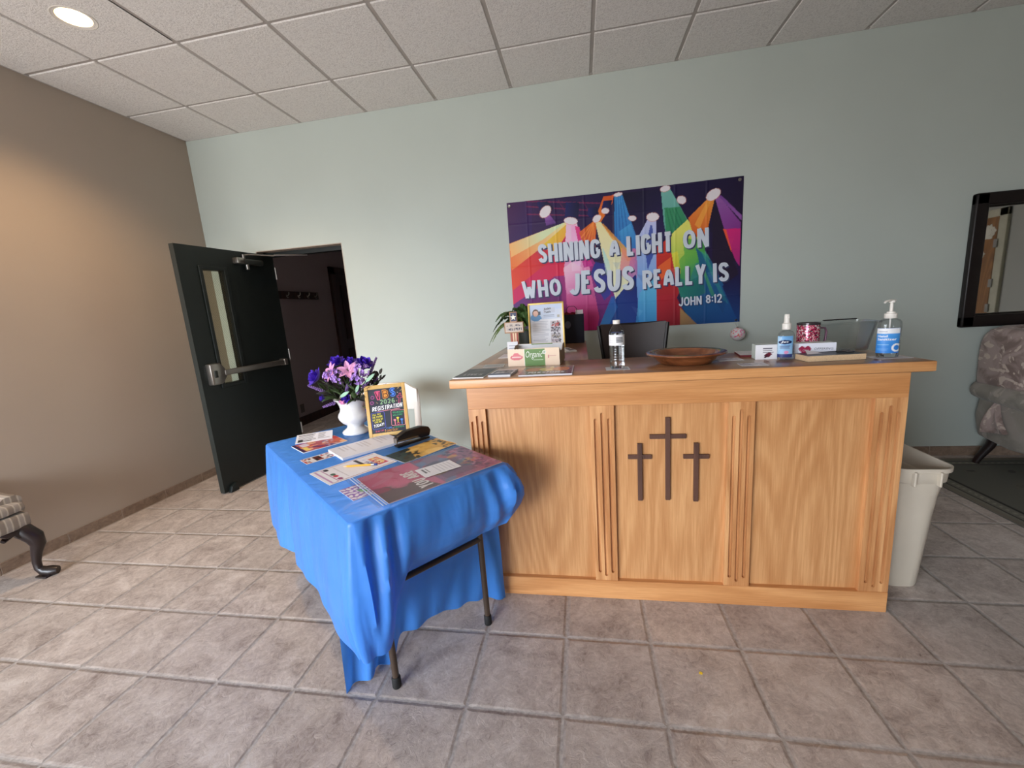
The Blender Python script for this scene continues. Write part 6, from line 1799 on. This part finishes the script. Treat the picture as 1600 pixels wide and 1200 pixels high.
# ---- patterned mug
t = NT('pink_floral_print'); v = t.obj(); vo = t.n('ShaderNodeTexVoronoi'); vo.inputs['Scale'].default_value = 230; t.l(v, vo.inputs['Vector']); sep = t.n('ShaderNodeSeparateColor'); t.l(vo.outputs['Color'], sep.inputs[0])
rp = t.ramp(sep.outputs[0], [(0, lin4((150, 24, 70))), (.25, lin4((206, 60, 100))), (.45, lin4((232, 150, 160))), (.62, lin4((230, 222, 222))), (.82, lin4((90, 50, 60)))]); t.t.nodes[rp.node.name].color_ramp.interpolation = 'CONSTANT'
t.l(rp, t.b.inputs['Base Color']); t.b.inputs['Roughness'].default_value = .15; t.b.inputs['Metallic'].default_value = .25
mg = thing('travel_mug', 'pink floral insulated mug behind the offering box', 'mug', (.972, 1.984, ZD + .0004))
bm = B(); lathe(bm, [(0, 0), (.038, 0), (.041, .004), (.0425, .012), (.0425, .132), (.0415, .136)], 40, 0, None, cap1=False); obj('mug_body', bm, t.m, mg, smooth=50)
bm = B(); lathe(bm, [(.0428, .130), (.0432, .136), (.0425, .140), (.038, .1405), (.036, .136), (0, .135)], 40, 0, None, cap0=False); obj('lid', bm, mat('smoky_lid', (70, 62, 66), .2, .4), mg)
bm = B(); tube(bm, [(.040, -.004, .115), (.062, -.006, .114), (.068, -.006, .10), (.066, -.006, .065), (.056, -.006, .045), (.040, -.004, .043)], .006, 10, 0, None, (1.2, .7)); obj('handle', bm, mat('plum_handle', (110, 78, 96), .3, .3), mg, smooth=60)

# ---- clear storage box
cb = thing('storage_box', 'clear plastic storage box at the right end of the desk', 'box', (1.145, 2.078, ZD + .0004))
bm = B(); rings = [rrect(.186, .115, .02, .002), rrect(.19, .118, .022, .004), rrect(.232, .150, .024, .122), rrect(.252, .168, .026, .122), rrect(.253, .169, .026, .130), rrect(.230, .148, .024, .130), rrect(.187, .115, .021, .006), rrect(.180, .11, .02, .004)]
loft(bm, rings); obj('box_body', bm, clear('clear_box_plastic', (244, 245, 245), .12, .45), cb, smooth=50)
bm = B(); box(bm, (-.03, .066, .1305), (.108, .081, .136), 0, .002, 1); obj('lid_clip', bm, mat('black_clip', (18, 18, 20), .3), cb)

# ---- hand sanitizer pump on its napkin
sheet('napkin', 'white napkin under the hand sanitizer pump', 'napkin', [(1.115, 1.765), (1.235, 1.77), (1.235, 1.85), (1.12, 1.85)], ZD1, .0008, lambda p, W, H: p.rect(0, 0, W, H, (206, 200, 204)), 12, 10, edge=(206, 202, 204), group='paper napkins on the desk')
hs = thing('hand_sanitizer', 'clear hand sanitizer pump bottle with a blue label', 'bottle', (1.172, 1.812, ZD + .002))
prof = [(0, 0), (.034, 0), (.037, .004), (.0382, .012), (.0385, .125), (.037, .136), (.030, .145), (.018, .149), (.016, .153)]
bm = B(); lathe(bm, prof, 40, 0, None, cap1=False, sy_=.72); obj('bottle_body', bm, M_CLB, hs, smooth=50)
bm = B(); lathe(bm, [(0, .002), (.034, .003), (.0365, .012), (.0368, .112), (0, .112)], 40, 0, None, sy_=.7); obj('liquid', bm, M_WATER, hs, smooth=50)
hp = Pic(.078, .096, 50, 64, (58, 140, 220)); W, H = hp.w, hp.h
hp.rect(0, 0, W, H * .78, (50, 132, 220), (76, 156, 230), p0=(0, 0), p1=(0, H * .78)); hp.rect(0, H * .78, W, H, (238, 240, 244)); hp.texlines(W * .15, H * .84, W * .6, H * .89, 1, (150, 160, 180), 2); hp.ell((W * .88, H * .22), W * .2, H * .17, 0, (240, 244, 250)); hp.ell((W * .88, H * .22), W * .12, H * .1, 0, (50, 132, 220)); hp.texlines(W * .12, H * .3, W * .6, H * .38, 1, (150, 200, 240), 3, .4); hp.texlines(W * .12, H * .1, W * .6, H * .2, 2, (130, 190, 240), 3, .35)
bm = B(); wpl = wrap(bm, hp, .0392, .0286, .018, -2.14); btext(bm, 'Hand', (W * .12, H * .64), (W * .52, H * .64), (W * .12, H * .73), wpl, 1, 1, bold=.02); btext(bm, 'Sanitizer', (W * .12, H * .51), (W * .86, H * .51), (W * .12, H * .61), wpl, 1, 1, bold=.02); obj('label', bm, [printed(), ink((246, 248, 252))], hs)
bm = B(); lathe(bm, [(.0185, .150), (.0195, .151), (.0195, .168), (.013, .170), (.0125, .175), (.0055, .176), (.0052, .208), (.0095, .209), (.0100, .217), (.006, .220), (0, .220)], 28, 0, None, cap0=False); tube(bm, [(.012, .008, .2165), (-.01, -.004, .2175), (-.032, -.018, .2155), (-.038, -.022, .211)], [.0075, .0075, .0055, .004], 10, 0, None, (1, .6)); tube(bm, [(0, 0, .02), (0, 0, .15)], .003, 8); obj('pump', bm, M_WHITEP, hs, smooth=50)

# ---- wall: ornament hanging from the banner's lower corner
orn = thing('hanging_ornament', 'small painted white ball ornament hanging under the banner corner', 'ornament', (1.197, YB - .068, 1.032))
ob = NT('painted_ball'); v = ob.obj(); n = ob.noise(v, 34, 2, .5, 2.5); sep = ob.n('ShaderNodeSeparateXYZ'); ob.l(v, sep.inputs[0])
up = ob.math('GREATER_THAN', sep.outputs[2], -.02)
ob.l(ob.mix(ob.math('MULTIPLY', up, ob.math('GREATER_THAN', n, .56)), lin4((226, 218, 220)), ob.ramp(ob.noise(v, 16, 1), [(.45, lin4((236, 120, 96))), (.55, lin4((230, 60, 140)))])), ob.b.inputs['Base Color']); ob.b.inputs['Roughness'].default_value = .35
bm = B(); lathe(bm, [(.053 * math.sin(PI * k / 20), -.051 * math.cos(PI * k / 20)) for k in range(21)], 32, 0, None, cap0=False, cap1=False); obj('ball', bm, ob.m, orn, smooth=80)
bm = B(); lathe(bm, [(.009, .048), (.010, .055), (0, .057)], 16); obj('ball_cap', bm, M_STEEL, orn)
bm = B(); tube(bm, [(-.004, 0, .055), (-.012, .025, .085), (-.004, .058, .108), (.010, .058, .108), (.016, .025, .085), (.004, 0, .055)], .0009, 6); obj('ribbon_loop', bm, mat('grey_ribbon', (150, 140, 136), .6), orn)
bm = B(); tube(bm, [(.003, .067, .104), (.003, .042, .104), (.003, .040, .11), (.003, .042, .116)], .0025, 8); lathe(bm, [(0, 0), (.007, 0), (.007, .003), (0, .003)], 14, 0, T(.003, .066, .106) @ RX(PI / 2)); obj('wall_hook', bm, mat('dark_metal', (60, 58, 60), .35, .8), orn)

# ---- down the hall: coat rack and wall plate
cr_ = thing('coat_rack', 'dark wooden peg coat rack on the hallway wall', 'coat rack', (-3.74, 5.1, 1.72))
bm = B(); box(bm, (0, -.40, -.05), (.02, .42, .05), 0, .004, 1); obj('board', bm, M_DARKWOOD, cr_)
for y in (-.25, -.03, .16, .33):
    bm = B(); tube(bm, [(.015, y, .0), (.04, y, -.01), (.06, y, .01), (.062, y, .035)], .006, 8); tube(bm, [(.02, y, -.01), (.035, y, -.035), (.05, y, -.03)], .005, 8); obj('hook', bm, M_STEEL, cr_)
bm = B(); box(bm, (-3.74, 4.78, .17), (-3.733, 4.86, .285), 0, .002, 1); tag(obj('wall_outlet', bm, mat('brown_plate', (88, 80, 78), .5)), 'small dark outlet plate low on the hallway wall', 'outlet')

# ---- scrap on the floor
q = onz(1095, 1052, 0); bm = B(); prism(bm, [(-.006, -.004), (.003, -.006), (.007, .001), (.002, .006), (-.005, .004)], 0, .0012, 0, T(q.x, q.y, .0003)); tag(obj('confetti_scrap', bm, mat('yellow_scrap', (250, 216, 60), .5)), 'tiny yellow scrap lying on the floor tile', 'scrap')
